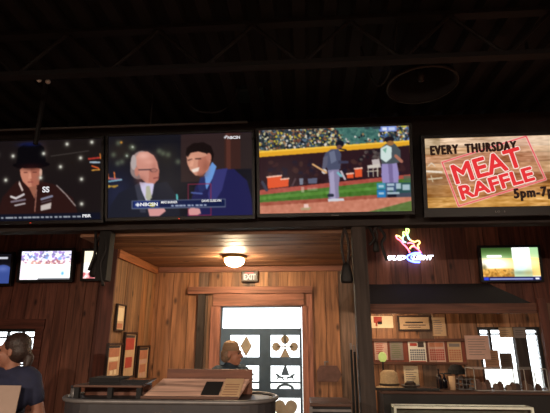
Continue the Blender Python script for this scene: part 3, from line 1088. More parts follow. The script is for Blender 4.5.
# --- screen 4: raffle notice on planks
p = Pic(38, 598, 42, 336, 220, 122, (190, 140, 90))
bands = [(42, 84, (222, 188, 156)), (84, 112, (206, 160, 118)), (112, 150, (170, 118, 80)), (150, 196, (196, 148, 104)), (196, 240, (150, 98, 58)), (240, 290, (178, 120, 62)), (290, 336, (206, 150, 78))]
for y0, y1, c in bands:
    p.rect(38, y0, 598, y1, c)
    p.rect(38, y1 - 2, 598, y1, tuple(v * .7 for v in c))
p.noise(20, 12, 60); p.noise(14, 40, 90); p.noise(16, 10, 6)
p.grade(594, 42, 598, 336, (60, 40, 30), (60, 40, 30))
p.blob(560, 90, 80, 70, (232, 206, 180), .5); p.blob(420, 70, 60, 40, (240, 214, 190), .4)
p.poly([(38, 42), (104, 42), (104, 112), (38, 112)], (120, 112, 76), .3)  # darker glare strip at the left, drawn into the picture
p.blob(300, 320, 160, 20, (232, 176, 96), .5); p.blob(70, 240, 50, 60, (126, 96, 64), .5)
p.line((32, 180), (104, 186), 9, (236, 220, 200)); p.pline([(50, 160), (64, 146), (78, 160)], 4, (220, 206, 186)); p.line((50, 214), (104, 210), 6, (206, 190, 160)); p.line((60, 200), (66, 224), 4, (206, 190, 160))
BX = [(108, 145), (455, 45), (520, 226), (166, 329), (108, 145)]
p.poly(BX[:-1], (176, 92, 72), .22)
p.pline(BX, 9, (255, 224, 214)); p.pline(BX, 4.5, (228, 52, 62))
pic4 = p
t4 = tv('black wall television, rightmost of the row, showing a raffle notice on planks', (1.501, 3.36, 2.862), 1.06, .56, pic4, 11, 3.6, bez=.03, chin=.075)
k4 = 1.06 / 560


def s4(x, y):
    return (x - 38) * k4 - .53, .28 - (y - 42) * .56 / 294


def tx4(body, cx, cy, w, h, deg, lift, **k):
    x_, z_ = s4(cx, cy)
    return dict(body=body, w=w * k4, h=h * .56 / 294, c=(x_, -lift, z_), rot=R(deg), **k)


AN = 14.5
for body, cx, cy, w_, h_ in (('MEAT', 290, 163, 286, 78), ('RAFFLE', 322, 238, 304, 54)):
    mb = MB()
    for j in range(10):
        mb.text(**tx4(body, cx + 7 * math.cos(j * .628), cy + 7 * math.sin(j * .628), w_, h_, AN, .003))
    mb.build('letter_outline', M['txt_outline'], SCR[t4.name])
    mb = MB()
    for j in range(10):
        mb.text(**tx4(body, cx + 3 * math.cos(j * .628), cy + 3 * math.sin(j * .628), w_, h_, AN, .005))
    mb.build('stamp_lettering', M['txt_red'], SCR[t4.name])
for body, cx, cy, w_, h_, dg_ in (('EVERY', 118, 92, 112, 37, 2.0), ('THURSDAY', 308, 85.5, 206, 37, 2.0), ('5pm-7pm', 486, 284, 190, 50, 3.0)):
    mb = MB()
    for j in range(8):
        mb.text(**tx4(body, cx + 3.2 * math.cos(j * .785), cy + 2.2 * math.sin(j * .785), w_, h_, dg_, .004, space=1.18))
    mb.build('notice_lettering', M['txt_black'], SCR[t4.name])
MB().text('LG', .035, .014, (-.0, -.0125, -.318), .002).build('maker_mark', M['brandgrey'], BEZ[t4.name])
MB().box((.05, -.0135, -.325), (.056, -.0118, -.311)).build('status_mark', M['brandgrey'], BEZ[t4.name])

# --- small televisions on the far wall
p = Pic(0, 100, 0, 60, 100, 56, (240, 240, 246))
p.grade(0, 0, 100, 26, (206, 200, 226), (220, 214, 226))
p.specks(0, 2, 100, 20, [(150, 120, 190), (120, 150, 200), (235, 235, 245), (110, 110, 150), (240, 240, 250)], 3.4, 130)
p.rect(0, 20, 100, 28, (236, 214, 212)); p.rect(20, 20, 40, 28, (196, 150, 140)); p.specks(44, 20, 82, 28, [(170, 110, 110), (150, 90, 90), (210, 160, 150)], 3, 14)
p.specks(0, 18, 100, 26, [(150, 100, 130), (240, 230, 230)], 2.4, 30)
p.rect(0, 28, 100, 60, (246, 248, 246)); p.blob(60, 48, 26, 8, (214, 238, 240), .7); p.blob(4, 44, 10, 16, (236, 200, 236), .6); p.blob(84, 47, 3, 4, (60, 140, 210), .9)
p.rect(36, 57, 100, 60, (90, 90, 96))
L0 = at(46, 266, WY1)
small_left = tv('small black television with a washed-out ball game on red-brown boards', (L0.x + .07, 5.38, L0.z - .01), .665, .36, p, 6, WY1, bez=.035, chin=.035, hot=True)
p = Pic(0, 100, 0, 60, 100, 56, (18, 16, 20))
p.rect(0, 6, 92, 10, (220, 220, 230)); p.ell(84, 44, 22, 22, (60, 80, 150)); p.blob(84, 30, 12, 6, (100, 120, 190), .8); p.rect(0, 30, 60, 34, (140, 120, 110)); p.blob(30, 45, 20, 10, (60, 40, 36), .8)
L1 = at(-14, 269, 5.38)
tv('small black television with a dark picture, cut off at the left edge', (L1.x, 5.38, L1.z), .66, .37, p, 6, WY1, bez=.03, chin=.03)
p = Pic(0, 100, 0, 60, 100, 56, (246, 238, 220))
p.rect(0, 0, 100, 26, (240, 226, 196)); p.line((0, 28), (100, 24), 2, (190, 170, 150)); p.rect(0, 46, 100, 60, (226, 180, 180)); p.specks(0, 46, 100, 60, [(190, 90, 90), (240, 220, 220), (160, 80, 90)], 4, 40)
p.rect(0, 26, 100, 46, (242, 244, 240))
L2 = at(107, 266, WY1)
tv('small black television, half hidden by hanging dark straps beside the entry', (L2.x + .06, 5.38, L2.z), .615, .345, p, 6, WY1, bez=.035, chin=.035, hot=True)
p = Pic(0, 100, 0, 60, 110, 62, (240, 236, 220))
p.grade(0, 0, 55, 22, (40, 62, 26), (120, 160, 90)); p.grade(55, 0, 100, 22, (150, 190, 140), (170, 200, 150))
p.rect(0, 20, 100, 52, (230, 190, 110)); p.blob(20, 28, 24, 10, (255, 250, 235), 1); p.blob(20, 32, 26, 9, (255, 255, 250), 1); p.blob(88, 28, 14, 10, (250, 232, 160), .9)
p.grade(0, 38, 56, 54, (226, 180, 100), (140, 92, 30)); p.blob(30, 46, 30, 6, (190, 130, 50), .7); p.blob(4, 36, 5, 6, (90, 80, 40), .8)
p.specks(0, 40, 56, 54, [(150, 104, 40), (210, 160, 80), (120, 84, 30)], 2.4, 90, .7)
p.grade(55, 22, 86, 54, (240, 244, 226), (170, 190, 150)); p.blob(68, 38, 10, 7, (200, 232, 236), .9); p.blob(64, 46, 14, 4, (110, 130, 110), .7); p.blob(80, 46, 10, 5, (150, 140, 90), .7)
p.rect(54, 0, 85, 22, (255, 255, 255)); p.rect(10, 14, 36, 18, (255, 255, 255))
p.rect(0, 53, 100, 60, (20, 22, 70)); p.rect(2, 54, 10, 59, (40, 60, 180)); p.rect(12, 56, 86, 58, (150, 160, 210)); p.rect(90, 55, 97, 58, (220, 220, 230))
L3 = at(511.5, 264.5, 5.38)
small_right = tv('small black television with a golden field picture, right of the neon sign', (L3.x - .01, 5.38, L3.z + .008), .66, .385, p, 6, WY1, bez=.03, chin=.022, hot=True)

# ------------------------------------------------------------------ neon sign: bronco rider over the beer name
NC = at(410, 247, WY1 - .09)
neon = thing('neon_sign', 'lit neon beer sign with a bucking horse and rider on red-brown boards', 'neon sign', (NC.x, WY1 - .06, NC.z))
nk = (at(434, 250, WY1).x - at(387, 250, WY1).x) / (430 - 57)


def ns(x, y):
    return ((x - 248) * nk, 0.0, (222 - y) * nk)


def tubeo(name, strokes, mat, r=.0085):
    for st in strokes:
        MB().tube(catmull([ns(*q) for q in st], 5), r, 8).build(name, mat, neon, smooth=True)


tubeo('rider_tube', [[(240, 62), (254, 74), (250, 98), (238, 118)], [(238, 118), (222, 98), (210, 96), (208, 116), (222, 124)], [(238, 62), (234, 84), (240, 100)]], M['n_green'])
tubeo('rider_torso_tube', [[(212, 122), (200, 148), (206, 172), (224, 180)], [(240, 118), (246, 142), (256, 158)]], M['n_cyan'])
tubeo('horse_tube', [[(148, 122), (158, 148), (182, 164), (200, 192), (222, 216), (238, 240), (246, 264)], [(258, 220), (280, 212), (304, 228), (320, 244), (334, 268)], [(234, 188), (262, 184), (288, 196)]], M['n_pink'])
tubeo('horse_back_tube', [[(148, 122), (172, 128), (196, 150)], [(256, 160), (290, 176), (322, 168), (332, 186), (314, 206), (322, 232)], [(250, 232), (264, 214), (290, 206)]], M['n_yellow'])
sw_pts = [(332, 268), (282, 268), (240, 282), (222, 300), (232, 320), (268, 338), (318, 342)]
MB().tube(catmull([ns(*q) for q in sw_pts], 6), .011, 8).build('swoosh_tube', M['n_blue'], neon, smooth=True)
MB().tube(catmull([ns(340, 282), ns(286, 280), ns(256, 294), ns(262, 316), ns(312, 322)], 6), .008, 8).build('swoosh_tube', M['n_blue'], neon, smooth=True)
a_, b_ = ns(58, 304), ns(212, 304)
MB().text('BUD', b_[0] - a_[0], 36 * nk, ((a_[0] + b_[0]) / 2, 0, a_[2]), .014, .05, .35).build('beer_lettering', M['n_white'], neon)
a_, b_ = ns(262, 304), ns(430, 306)
MB().text('LIGHT', b_[0] - a_[0], 36 * nk, ((a_[0] + b_[0]) / 2, -.002, a_[2] - .002), .014, .03, .35).build('beer_lettering', M['n_white'], neon)
mb = MB()
for q in ((100, 304), (400, 304), (240, 180), (300, 172)):
    x_, _, z_ = ns(*q)
    MB().cyl((x_, .004, z_), (x_, .062, z_), .006, seg=8).build('back_support', M['black'], neon)
MB().box((-.02, .03, ns(0, 250)[2] - .05), (.06, .06, ns(0, 250)[2] + .05), bev=.008).build('transformer', M['black'], neon)

# ------------------------------------------------------------------ exit sign and dome lamp
EC = at(250.3, 277, WY1)
ex = thing('exit_sign', 'small lit exit sign on the boards above the door', 'sign', (EC.x, WY1 - .03, EC.z))
MB().box((-.105, -.03, -.068), (.105, .029, .068), bev=.008).build('housing', M['signface'], ex)
MB().box((-.09, -.034, -.052), (.09, -.0295, .052), bev=.002).build('face_plate', flat('exit_face', (44, 26, 24), .4), ex)
MB().text('EXIT', .15, .07, (0, -.037, -.006), .006, .03).build('exit_lettering', M['exit_white'], ex)
MB().box((-.06, -.0375, .034), (.05, -.034, .047)).build('red_strip', M['exit_red'], ex)
LC = at(234.5, 258, 4.75)
lamp = thing('ceiling_lamp', 'round flush dome lamp glowing warm on the entry ceiling', 'lamp', (LC.x, 4.75, 2.47))
MB().lathe([(0, 0), (.135, 0), (.14, -.012), (.13, -.03), (.1, -.034), (0, -.034)], 36).build('base_pan', M['brass'], lamp, smooth=True)
MB().lathe([(0, -.034), (.098, -.035), (.106, -.05), (.1, -.075), (.08, -.098), (.045, -.114), (0, -.12)], 36).build('glass_dome', M['dome'], lamp, smooth=True)
MB().lathe([(0, -.119), (.012, -.12), (.014, -.13), (.006, -.14), (0, -.142)], 16).build('finial', M['brass'], lamp, smooth=True)


# ------------------------------------------------------------------ hanging leather pouches
def pouch(label, px, ptop, pbot, Y, wd, strap_top_z, group=None, extra=False):
    t_, b2 = at(px, ptop, Y), at(px, pbot, Y)
    h_ = t_.z - b2.z
    root = thing('hanging_pouch', label, 'pouch', (t_.x, Y, b2.z), (0, 0, 0), group)
    pr_ = [(0, 0), (wd * .42, 0), (wd * .5, .02), (wd * .48, h_ * .35), (wd * .34, h_ * .75), (wd * .2, h_ * .97), (0, h_)]
    MB().lathe(pr_, 20, sy=.55).build('pouch_body', M['leather'], root, smooth=True)
    tp = strap_top_z - b2.z
    mb = MB()
    for s_ in (-1, 1):
        mb.tube(catmull([(s_ * wd * .12, 0, h_ * .92), (s_ * wd * .28, 0, h_ + (tp - h_) * .4), (s_ * wd * .16, 0, h_ + (tp - h_) * .8), (0, 0, tp)], 6), .012, 8)
    mb.build('strap', M['leatherstrap'], root, smooth=True)
    if extra:
        MB().tube(catmull([(.03, -.03, tp), (.07, -.05, tp * .6), (.04, -.05, tp * .25), (.075, -.04, -.08)], 6), .013, 8).tube(catmull([(-.05, -.03, tp), (-.02, -.06, tp * .5), (-.06, -.05, .05)], 6), .012, 8).build('rein', M['leather'], root, smooth=True)
    return root


pouch('dark leather pouch hanging on two straps left of the dark post', 346, 262, 283, 3.66, .105, 2.496)
pouch('bulky dark leather bag and reins hanging beside the half hidden small television', 100.5, 252, 277, 3.66, .15, 2.496, extra=True)
pouch('thin dark leather harness hanging on the right face of the post', 375.5, 240, 252, 3.66, .055, 2.496, extra=True)


# ------------------------------------------------------------------ papers, frames and posters
def framed(name, label, cat, rect, Y, sheet, inks, frame_mat, bw=.018, loc=None, rot=None, size=None, group=None, part='print'):
    if loc is None:
        x0, y0, x1, y1 = rect
        A, B = at(x0, (y0 + y1) / 2, Y), at(x1, (y0 + y1) / 2, Y)
        T, Bm = at((x0 + x1) / 2, y0, Y), at((x0 + x1) / 2, y1, Y)
        w_, h_ = B.x - A.x, T.z - Bm.z
        loc = ((A.x + B.x) / 2, Y, Bm.z)
    else:
        w_, h_ = size
    root = thing(name, label, cat, loc, rot or (0, 0, 0), group)
    th = .004
    if frame_mat is not None:
        mb = MB()
        mb.box((-w_ / 2, -.028, 0), (-w_ / 2 + bw, -.001, h_), bev=.003).box((w_ / 2 - bw, -.028, 0), (w_ / 2, -.001, h_), bev=.003)
        mb.box((-w_ / 2 + bw, -.028, 0), (w_ / 2 - bw, -.001, bw), bev=.003).box((-w_ / 2 + bw, -.028, h_ - bw), (w_ / 2 - bw, -.001, h_), bev=.003)
        mb.build('frame', frame_mat, root)
        e = bw
        th = .012
    else:
        e = 0
    MB().box((-w_ / 2 + e, -th, e), (w_ / 2 - e, -.001, h_ - e)).build('sheet', sheet, root)
    iw, ih = w_ - 2 * e, h_ - 2 * e
    for mat, shp in inks:
        mb = MB()
        for s_ in shp:
            x0, z0, x1, z1 = s_[:4]
            if len(shp) < 5 and s_ is not shp[0]:
                mb.build(part, mat, root)
                mb = MB()
            mb.box((-iw / 2 + x0 * iw, -th - .002, e + z0 * ih), (-iw / 2 + x1 * iw, -th + .0005, e + z1 * ih))
        mb.build(part, mat, root)
    return root


def lines(n, z0, z1, x0=.12, x1=.88, t=.35):
    out = []
    for k in range(n):
        z = z1 - (z1 - z0) * (k + .5) / n
        hh = (z1 - z0) / n * t
        out.append((x0, z - hh / 2, x0 + (x1 - x0) * random.uniform(.65, 1), z + hh / 2))
    return out


def cal_grid(c=7, r=5, z0=.08, z1=.62):
    out = []
    for i in range(c):
        for j in range(r):
            x = .06 + .88 * i / c
            z = z0 + (z1 - z0) * j / r
            out.append((x + .02, z + .012, x + .88 / c - .015, z + (z1 - z0) / r - .02))
    return out


PY = WY1 - .002
sg = framed('wall_sign', 'cream sign with a red picture corner just right of the post', 'sign', (371, 316, 393, 328), PY, M['paper'],
            [(M['inkred'], [(.12, .42, .5, .95), (.2, .15, .28, .45)]), (M['ink'], [(.3, .3, .5, .55)])], None)
framed('framed_certificate', 'wide certificate in a dark frame on the booth wall', 'picture', (397.5, 315.5, 430.5, 331), PY, M['papertan'],
       [(M['ink'], [(.2, .5, .8, .62), (.12, .3, .88, .38), (.28, .14, .72, .2)])], M['frame'], .02)
framed('paper_notice', 'small cream notice right of the framed certificate', 'paper', (432, 317.5, 445.5, 336), PY, M['papertan'], [(M['papergrey'], lines(7, .1, .9))], None)
# board of calendars
bo = at(372, 338, PY)
b1_, b2_ = at(464, 345, PY).x, at(420, 338.5, PY).z
b3_ = at(420, 364.5, PY).z
root = thing('calendar_board', 'long red-brown board with ledges holding calendars and sheets behind the booth', 'board', ((bo.x + b1_) / 2, WY1 - .001, b3_))
hw = (b1_ - bo.x) / 2
MB().box((-hw, -.02, 0), (hw, -.001, b2_ - b3_)).build('back_panel', M['frame_red'], root)
MB().box((-hw, -.05, b2_ - b3_ - .035), (hw, -.0205, b2_ - b3_), bev=.004).box((-hw, -.05, 0), (hw, -.0205, .03), bev=.004).build('ledge', M['header'], root)
BY = WY1 - .022
dots = [(M['ink'], cal_grid())]
framed('tear_sheet', 'reddish sheet at the left end of the calendar board', 'paper', (374.5, 341, 387.5, 360), BY, M['paperpink'], [(M['inkred'], lines(6, .3, .9)), (M['ink'], [(.3, .15, .6, .4)])], None)
framed('tear_sheet', 'grey-green sheet second from the left on the calendar board', 'paper', (390, 341, 403, 360), BY, M['papergrey'], [(M['inkgreen'], lines(8, .1, .9))], None)
framed('wall_calendar', 'calendar with a dark grid and red heading on the board', 'calendar', (408.5, 341, 426, 362), BY, M['paperwhite'],
       [(M['inkblue'], cal_grid()), (M['inkred'], [(.1, .76, .5, .9), (.05, .0, .95, .05)]), (M['ink'], [(.55, .7, .9, .95)])], None)
framed('wall_calendar', 'calendar with a red grid on the board', 'calendar', (428.5, 341, 445, 362), BY, M['paperpink'],
       [(M['inkred'], cal_grid(7, 5)), (M['inkorange'], [(.08, .72, .92, .92)])], None)
framed('wall_calendar', 'plain orange-tan calendar at the right end of the board', 'calendar', (448, 341.5, 461.5, 362), BY, M['papertan'],
       [(M['inkorange'], cal_grid(5, 5)), (M['papergrey'], [(.1, .74, .9, .9)])], None)
framed('paper_notice', 'cream paper notice pinned below the calendar board', 'paper', (404, 366, 418.5, 385), PY, M['paper'], [(M['papergrey'], lines(6, .15, .85))], None)
framed('paper_notice', 'large pale pink notice between the calendars and the right window', 'paper', (465.5, 335.5, 489.5, 359.5), PY - .03, M['paperpink'], [(M['papergrey'], lines(7, .15, .9, t=.25))], None)
framed('paper_notice', 'brown paper sheet against the right window', 'paper', (484.5, 350, 499, 368), PY - .012, M['paperbrown'], [(M['ink'], lines(6, .15, .9, t=.2))], None)
framed('paper_notice', 'dark grey-brown sheet beside the window post', 'paper', (500, 353, 512.5, 368), PY - .012, flat('dark_card', (92, 78, 70), .8), [(M['ink'], lines(4, .2, .8, t=.2))], None)
framed('paper_notice', 'tan card across the top of the right window', 'paper', (499, 327.5, 513, 337.5), PY - .012, M['papertan'], [(M['papergrey'], lines(3, .2, .8, t=.25))], None)
framed('paper_notice', 'grey card taped on top of the window post', 'paper', (513.5, 327.5, 526, 338), PY - .06, M['papergrey'], [(M['ink'], lines(3, .2, .8, t=.2))], None)

# posters on the partition's warm side (they face +x)
RX = (0, 0, R(90))


def side_poster(label, px0, px1, py0, py1, sheet, inks, fm, bw=.02):
    A, B = at_x(px0, (py0 + py1) / 2, VX0 + .001), at_x(px1, (py0 + py1) / 2, VX0 + .001)
    pm = (px0 + px1) / 2
    T, Bo = at_x(pm, py0, VX0), at_x(pm, py1, VX0)
    return framed('framed_poster' if fm else 'paper_notice', label, 'poster' if fm else 'paper', None, None, sheet, inks, fm, bw, (VX0 + .001, (A.y + B.y) / 2, Bo.z), RX, (abs(B.y - A.y), T.z - Bo.z))


def poster_art(a, b):
    return [(a, [(.12, .62, .88, .9), (.2, .2, .8, .45)]), (b, [(.15, .48, .85, .6), (.3, .05, .5, .18), (.62, .04, .78, .2)]), (M['ink'], [(.1, .91, .9, .97)])]


side_poster('framed red and cream poster nearest the end of the partition', 104.5, 119.5, 343, 378, M['papertan'], poster_art(M['inkorange'], M['paper']), M['frame'])
side_poster('tallest framed poster on the partition, middle of three', 121.5, 134, 332, 378, M['papertan'], poster_art(M['inkred'], M['papertan']), M['frame'])
side_poster('framed orange poster nearest the far corner', 136, 147, 345.5, 380, M['papertan'], poster_art(M['inkorange'], M['paperpink']), M['frame'])
side_poster('narrow cream paper with an orange patch above the framed posters', 114.5, 123.5, 304, 331, M['papertan'], [(M['paper'], [(.15, .35, .85, .9)]), (M['inkorange'], [(.15, .05, .85, .25)])], M['frame'], .014)

# arrow board on the boards right of the door
AB = at(329, 381.5, WY1)
ab = thing('arrow_board', 'dark wooden arrow-shaped board on the wall right of the door', 'sign', (AB.x, WY1 - .001, AB.z))
MB().prism([(-.135, 0), (.1, 0), (.15, .075), (.1, .175), (-.1, .175), (-.135, .12)], -.025, 0).build('arrow_panel', flat('dull_grey_brown_board', (92, 66, 60), .8, noise=.2), ab)
MB().box((-.05, -.02, .176), (-.035, -.008, .22)).box((-.052, -.022, .21), (.0, -.006, .222)).build('hanger', M['steel'], ab)

# ------------------------------------------------------------------ the booth on the right
AX0, AX1 = 0.62, at(535, 305, 4.75).x
zb0 = at(450, 305, 4.75).z
zt0 = at(450, 284, WY1).z
tx0, tx1 = .62, at(487, 283, WY1).x
mb = MB()
v = [(AX0, 4.75, zb0), (AX1, 4.75, zb0), (AX1, WY1 - .001, zb0), (AX0, WY1 - .001, zb0), (tx0, WY1 - .03, zt0), (tx1, WY1 - .03, zt0), (tx1, WY1 - .001, zt0), (tx0, WY1 - .001, zt0)]
vv = [mb.bm.verts.new(q) for q in v]
for f in ((0, 1, 5, 4), (1, 2, 6, 5), (3, 0, 4, 7), (4, 5, 6, 7), (0, 3, 2, 1), (2, 3, 7, 6)):
    mb.bm.faces.new([vv[i] for i in f])
aw = thing('booth_awning', 'sloping charcoal awning roof above the ticket booth', 'awning', (0, 0, 0))
mb.build('roof_slope', M['awning'], aw)
zh = at(450, 313.5, 4.72).z
mb = MB().box((AX0, 4.71, zh), (AX1 + .03, 4.748, zb0 + .012), bev=.004)
mb.build('fascia_board', M['header'], aw)
mb = MB()
for k in range(5):
    xx = AX0 + .1 + k * (AX1 - AX0 - .2) / 4
    mb.box((xx, 4.75, zb0 - .055), (xx + .04, WY1 - .002, zb0 - .002))
mb.build('rafter', M['header'], aw)
structure(MB().box((AX1 - .01, 4.66, 0), (AX1 + .07, 4.705, zb0 + .05), bev=.004).build('trim_17', M['redtrimV']))

bl = thing('added_booth_lamp', 'small warm lamp added unseen under the awning to light the notices', 'lamp', (.95, 5.02, zb0 - .05))  # lamp added out of view to brighten the notices
MB().lathe([(0, .05), (.02, .05), (.05, .02), (.055, 0), (.05, 0), (.018, .044), (0, .044)], 20).build('lamp_shade', M['brass'], bl, smooth=True)
MB().ball((0, 0, .018), .022, 12).build('bulb', M['added_glow'], bl, smooth=True)
ld = bpy.data.lights.new('added_booth_light', 'POINT')
ld.energy, ld.color, ld.shadow_soft_size = BOOTH_W, (1.0, .74, .5), .025
lo = bpy.data.objects.new('added_booth_light', ld)
lo.parent, lo.location = bl, (0, 0, -.03)
COL.objects.link(lo)
# counter
CX0, CX1 = 0.66, 2.6
cz_top = at(450, 392, 4.35).z
ct = thing('booth_counter', 'dark booth counter with a brown wooden top', 'counter', (1.6, 4.6, 0))
MB().box((CX0 - 1.6, -.25, cz_top - .02), (CX1 - 1.6, .2, cz_top), bev=.005).build('worktop', M['darkwood'], ct)
MB().box((CX0 - 1.6 + .02, -.22, 0.0), (CX1 - 1.6 - .02, .17, cz_top - .021)).build('cabinet_body', M['fascia'], ct)
# glass display case in front
z_c = at(460, 407.5, 4.19).z
GX0, GX1 = at(394, 407, 4.19).x, at(533.5, 407, 4.19).x
dc = thing('display_case', 'glass display case with a bright metal top edge below the counter', 'display case', ((GX0 + GX1) / 2, 4.26, 0))
hw = (GX1 - GX0) / 2
mb = MB()
mb.box((-hw, -.07, z_c - .012), (hw, -.055, z_c + .006)).box((-hw, .055, z_c - .012), (hw, .069, z_c + .006))
mb.box((-hw, -.055, z_c - .012), (-hw + .015, .055, z_c + .006)).box((hw - .015, -.055, z_c - .012), (hw, .055, z_c + .006))
for sx in (-hw, hw - .02):
    mb.box((sx, -.07, .5), (sx + .02, -.05, z_c - .012))
mb.build('metal_edge', M['alu'], dc)
MB().box((-hw + .02, -.062, .5), (hw - .02, -.057, z_c - .012)).build('front_glass', M['plexi'], dc)
MB().box((-hw + .015, -.055, z_c - .004), (hw - .015, .055, z_c)).build('top_glass', M['plexi'], dc)
MB().box((-hw, -.07, 0), (hw, .069, .5)).box((-hw, .0555, .5), (hw, .069, z_c - .014)).build('case_base', flat('case_green_grey', (96, 104, 92), .7), dc)
MB().box((-hw + .03, -.05, z_c - .16), (hw - .03, .05, z_c - .15)).build('shelf', M['plexi'], dc)
cols = [(120, 110, 96), (70, 76, 70), (150, 140, 120), (60, 50, 46), (110, 120, 104), (160, 150, 130), (80, 70, 60)]
for k in range(7):
    xx = GX0 + .1 + k * (GX1 - GX0 - .2) / 6
    lab = ['tan', 'dark green', 'pale tan', 'dark brown', 'grey-green', 'cream', 'brown'][k]
    o = MB().box((-.06, -.03, 0), (.06, .03, .09), bev=.006).box((-.05, -.032, .02), (.05, -.0295, .07)).build('ticket_box', flat('ticket_card', cols[k], .7), None, (xx, 4.26, z_c - .15))
    tag(o, lab + ' ticket box on the shelf inside the glass display case', 'box', 'ticket boxes in the display case')

# plexiglass screen between post and window, with a globe and hat shape for reflections in it
pz0 = cz_top + .001
sc_ = thing('plexiglass_screen', 'clear plexiglass panel standing on the booth counter beside the post', 'screen', (0, 4.44, pz0))
MB().box((.62, -.004, .02), (1.20, .004, zh - pz0 - .01)).build('clear_panel', M['plexi'], sc_)
MB().box((.62, -.015, 0), (1.20, .015, .02), bev=.003).build('foot_rail', M['fascia'], sc_)
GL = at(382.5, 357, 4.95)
g = thing('reflection_glow', 'yellow-green glowing globe on a stem standing in for a plexiglass reflection', 'lamp', (at(382.5, 357, 4.765).x, 4.765, cz_top))  # glowing globe in place of a yellow-green reflection
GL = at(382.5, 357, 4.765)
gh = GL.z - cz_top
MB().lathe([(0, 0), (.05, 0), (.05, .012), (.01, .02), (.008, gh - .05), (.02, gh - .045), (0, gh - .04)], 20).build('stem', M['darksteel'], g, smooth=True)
MB().ball((0, 0, gh), (.042, .042, .05), 20).build('reflection_globe', M['green_reflection'], g, smooth=True)
HC = at(389, 388, 4.6)
ht = thing('reflection_hat', 'beige hat shape on the counter standing in for a plexiglass reflection', 'hat', (HC.x + .005, 4.59, cz_top))  # solid hat shape in place of a pale reflection
crn = MB().lathe([(0, .16), (.05, .165), (.08, .14), (.09, .04), (.1, .015), (.125, .018), (.127, .012), (.09, .0), (0, .0)], 28, sy=.95).build('crown_and_brim', M['pale_reflection'], ht, smooth=True)
MB().lathe([(.0905, .03), (.094, .03), (.093, .05), (.0895, .05), (.0905, .03)], 28, sy=.95).build('hat_band', M['leatherstrap'], crn, smooth=True)
# dish, bottles, cup, cap and pieces of clutter along the counter
DC = at(412, 390, 4.55)
di = thing('dish', 'dark dish with a pale rim on the counter below the cream notice', 'dish', (DC.x, 4.6, cz_top))
MB().lathe([(0, .0), (.05, 0), (.06, .012), (.085, .03), (.09, .034), (.084, .036), (.06, .018), (0, .012)], 28).build('bowl', M['steel'], di, smooth=True)
MB().lathe([(0, .014), (.055, .018), (.05, .05), (.03, .065), (0, .07)], 20).build('contents', M['leatherstrap'], di, smooth=True)


def bottle(label, px, Y, h_, r_, mat, group):
    q = at(px, 390, Y)
    ro = thing('bottle', label, 'bottle', (q.x, Y, cz_top), group=group)
    MB().lathe([(0, 0), (r_, 0), (r_, h_ * .55), (r_ * .8, h_ * .66), (r_ * .35, h_ * .75), (r_ * .33, h_ * .95), (0, h_ * .95)], 20).build('bottle_body', mat, ro, smooth=True)
    MB().lathe([(0, h_ * .95 - .001), (r_ * .42, h_ * .95), (r_ * .42, h_), (0, h_)], 16).build('bottle_cap', M['black'], ro, smooth=True)


M['darkglass'] = flat('dark_bottle_glass', (22, 22, 30), .2)
bottle('tall black bottle on the counter, left of its shorter neighbour', 440, 4.62, .18, .026, M['darkglass'], 'bottles on the booth counter')
bottle('shorter black bottle on the counter beside the tan cup', 445.5, 4.66, .13, .024, M['darkglass'], 'bottles on the booth counter')
q = at(450.5, 390, 4.6)
cu = thing('cup', 'slim tan cup on the counter beside the black bottles', 'cup', (q.x, 4.52, cz_top))
MB().lathe([(0, 0), (.024, 0), (.03, .12), (.027, .12), (.022, .006), (0, .006)], 20).build('cup_wall', M['papertan'], cu, smooth=True)
q = at(458, 372, 4.72)
st = thing('cap_stand', 'black cap on a wooden stand at the middle of the counter', 'cap', (q.x, 4.765, cz_top))
gh = q.z - cz_top
MB().box((-.05, -.05, 0), (.05, .05, .015)).box((-.012, -.012, .015), (.012, .012, gh)).build('stand', M['darkwood'], st)
MB().lathe([(0, gh + .07), (.05, gh + .06), (.08, gh + .02), (.085, gh - .02), (.08, gh - .022), (0, gh - .005)], 24).prism([(-.15, gh - .022), (-.07, gh - .022), (-.07, gh - .012), (-.15, gh - .016)], -.05, .05).build('black_cap', M['blackmatte'], st, smooth=False)
q = at(463.5, 390, 4.62)
bk = thing('wire_basket', 'small wire basket of odds and ends on the counter beside the clear case', 'basket', (q.x, 4.56, cz_top))
mb = MB()
for k in range(6):
    for zz in (.005, .05, .1):
        pass
for zz in (.006, .05, .095):
    mb.tube([(-.07, -.05, zz), (.07, -.05, zz), (.07, .05, zz), (-.07, .05, zz)], .004, 6, closed=True)
for xx in (-.07, -.035, 0, .035, .07):
    for yy in (-.05, .05):
        mb.cyl((xx, yy, .0), (xx, yy, .1), .003, seg=6)
mb.build('wire_frame', M['steel'], bk)
mb = MB()
for k in range(7):
    mb.ball((random.uniform(-.035, .035), random.uniform(-.02, .02), .03 + .012 * k), (.03, .02, .024), 10)
mb.build('contents', M['leatherstrap'], bk, smooth=True)
# acrylic case with its white edges
EX0, EX1 = at(473, 380, 4.5).x, at(546, 380, 4.5).x
ez = at(505, 368.3, 4.5).z
ac = thing('acrylic_case', 'clear acrylic case with bright edges on the counter before the window', 'case', ((EX0 + EX1) / 2, 4.58, cz_top))
hw = (EX1 - EX0) / 2
hh = ez - cz_top
mb = MB()
e = .003
for yy in (-.12, .112):
    for zz in (0.0, hh - 2 * e):
        mb.box((-hw, yy, zz), (hw, yy + 2 * e, zz + 2 * e))
    for xx in (-hw, at(523, 380, 4.5).x - (EX0 + EX1) / 2, hw - 2 * e):
        mb.box((xx, yy, 0), (xx + 2 * e, yy + 2 * e, hh))
for xx in (-hw, hw - 2 * e):
    mb.box((xx, -.12, hh - 2 * e), (xx + 2 * e, .12, hh))
mb.build('bright_edge', M['acredge'], ac)
mb = MB().box((-hw + .008, -.118, .008), (hw - .008, -.115, hh - .008)).box((-hw + .008, -.11, hh - .005), (hw - .008, .11, hh - .002))
mb.build('clear_wall', M['plexi'], ac)
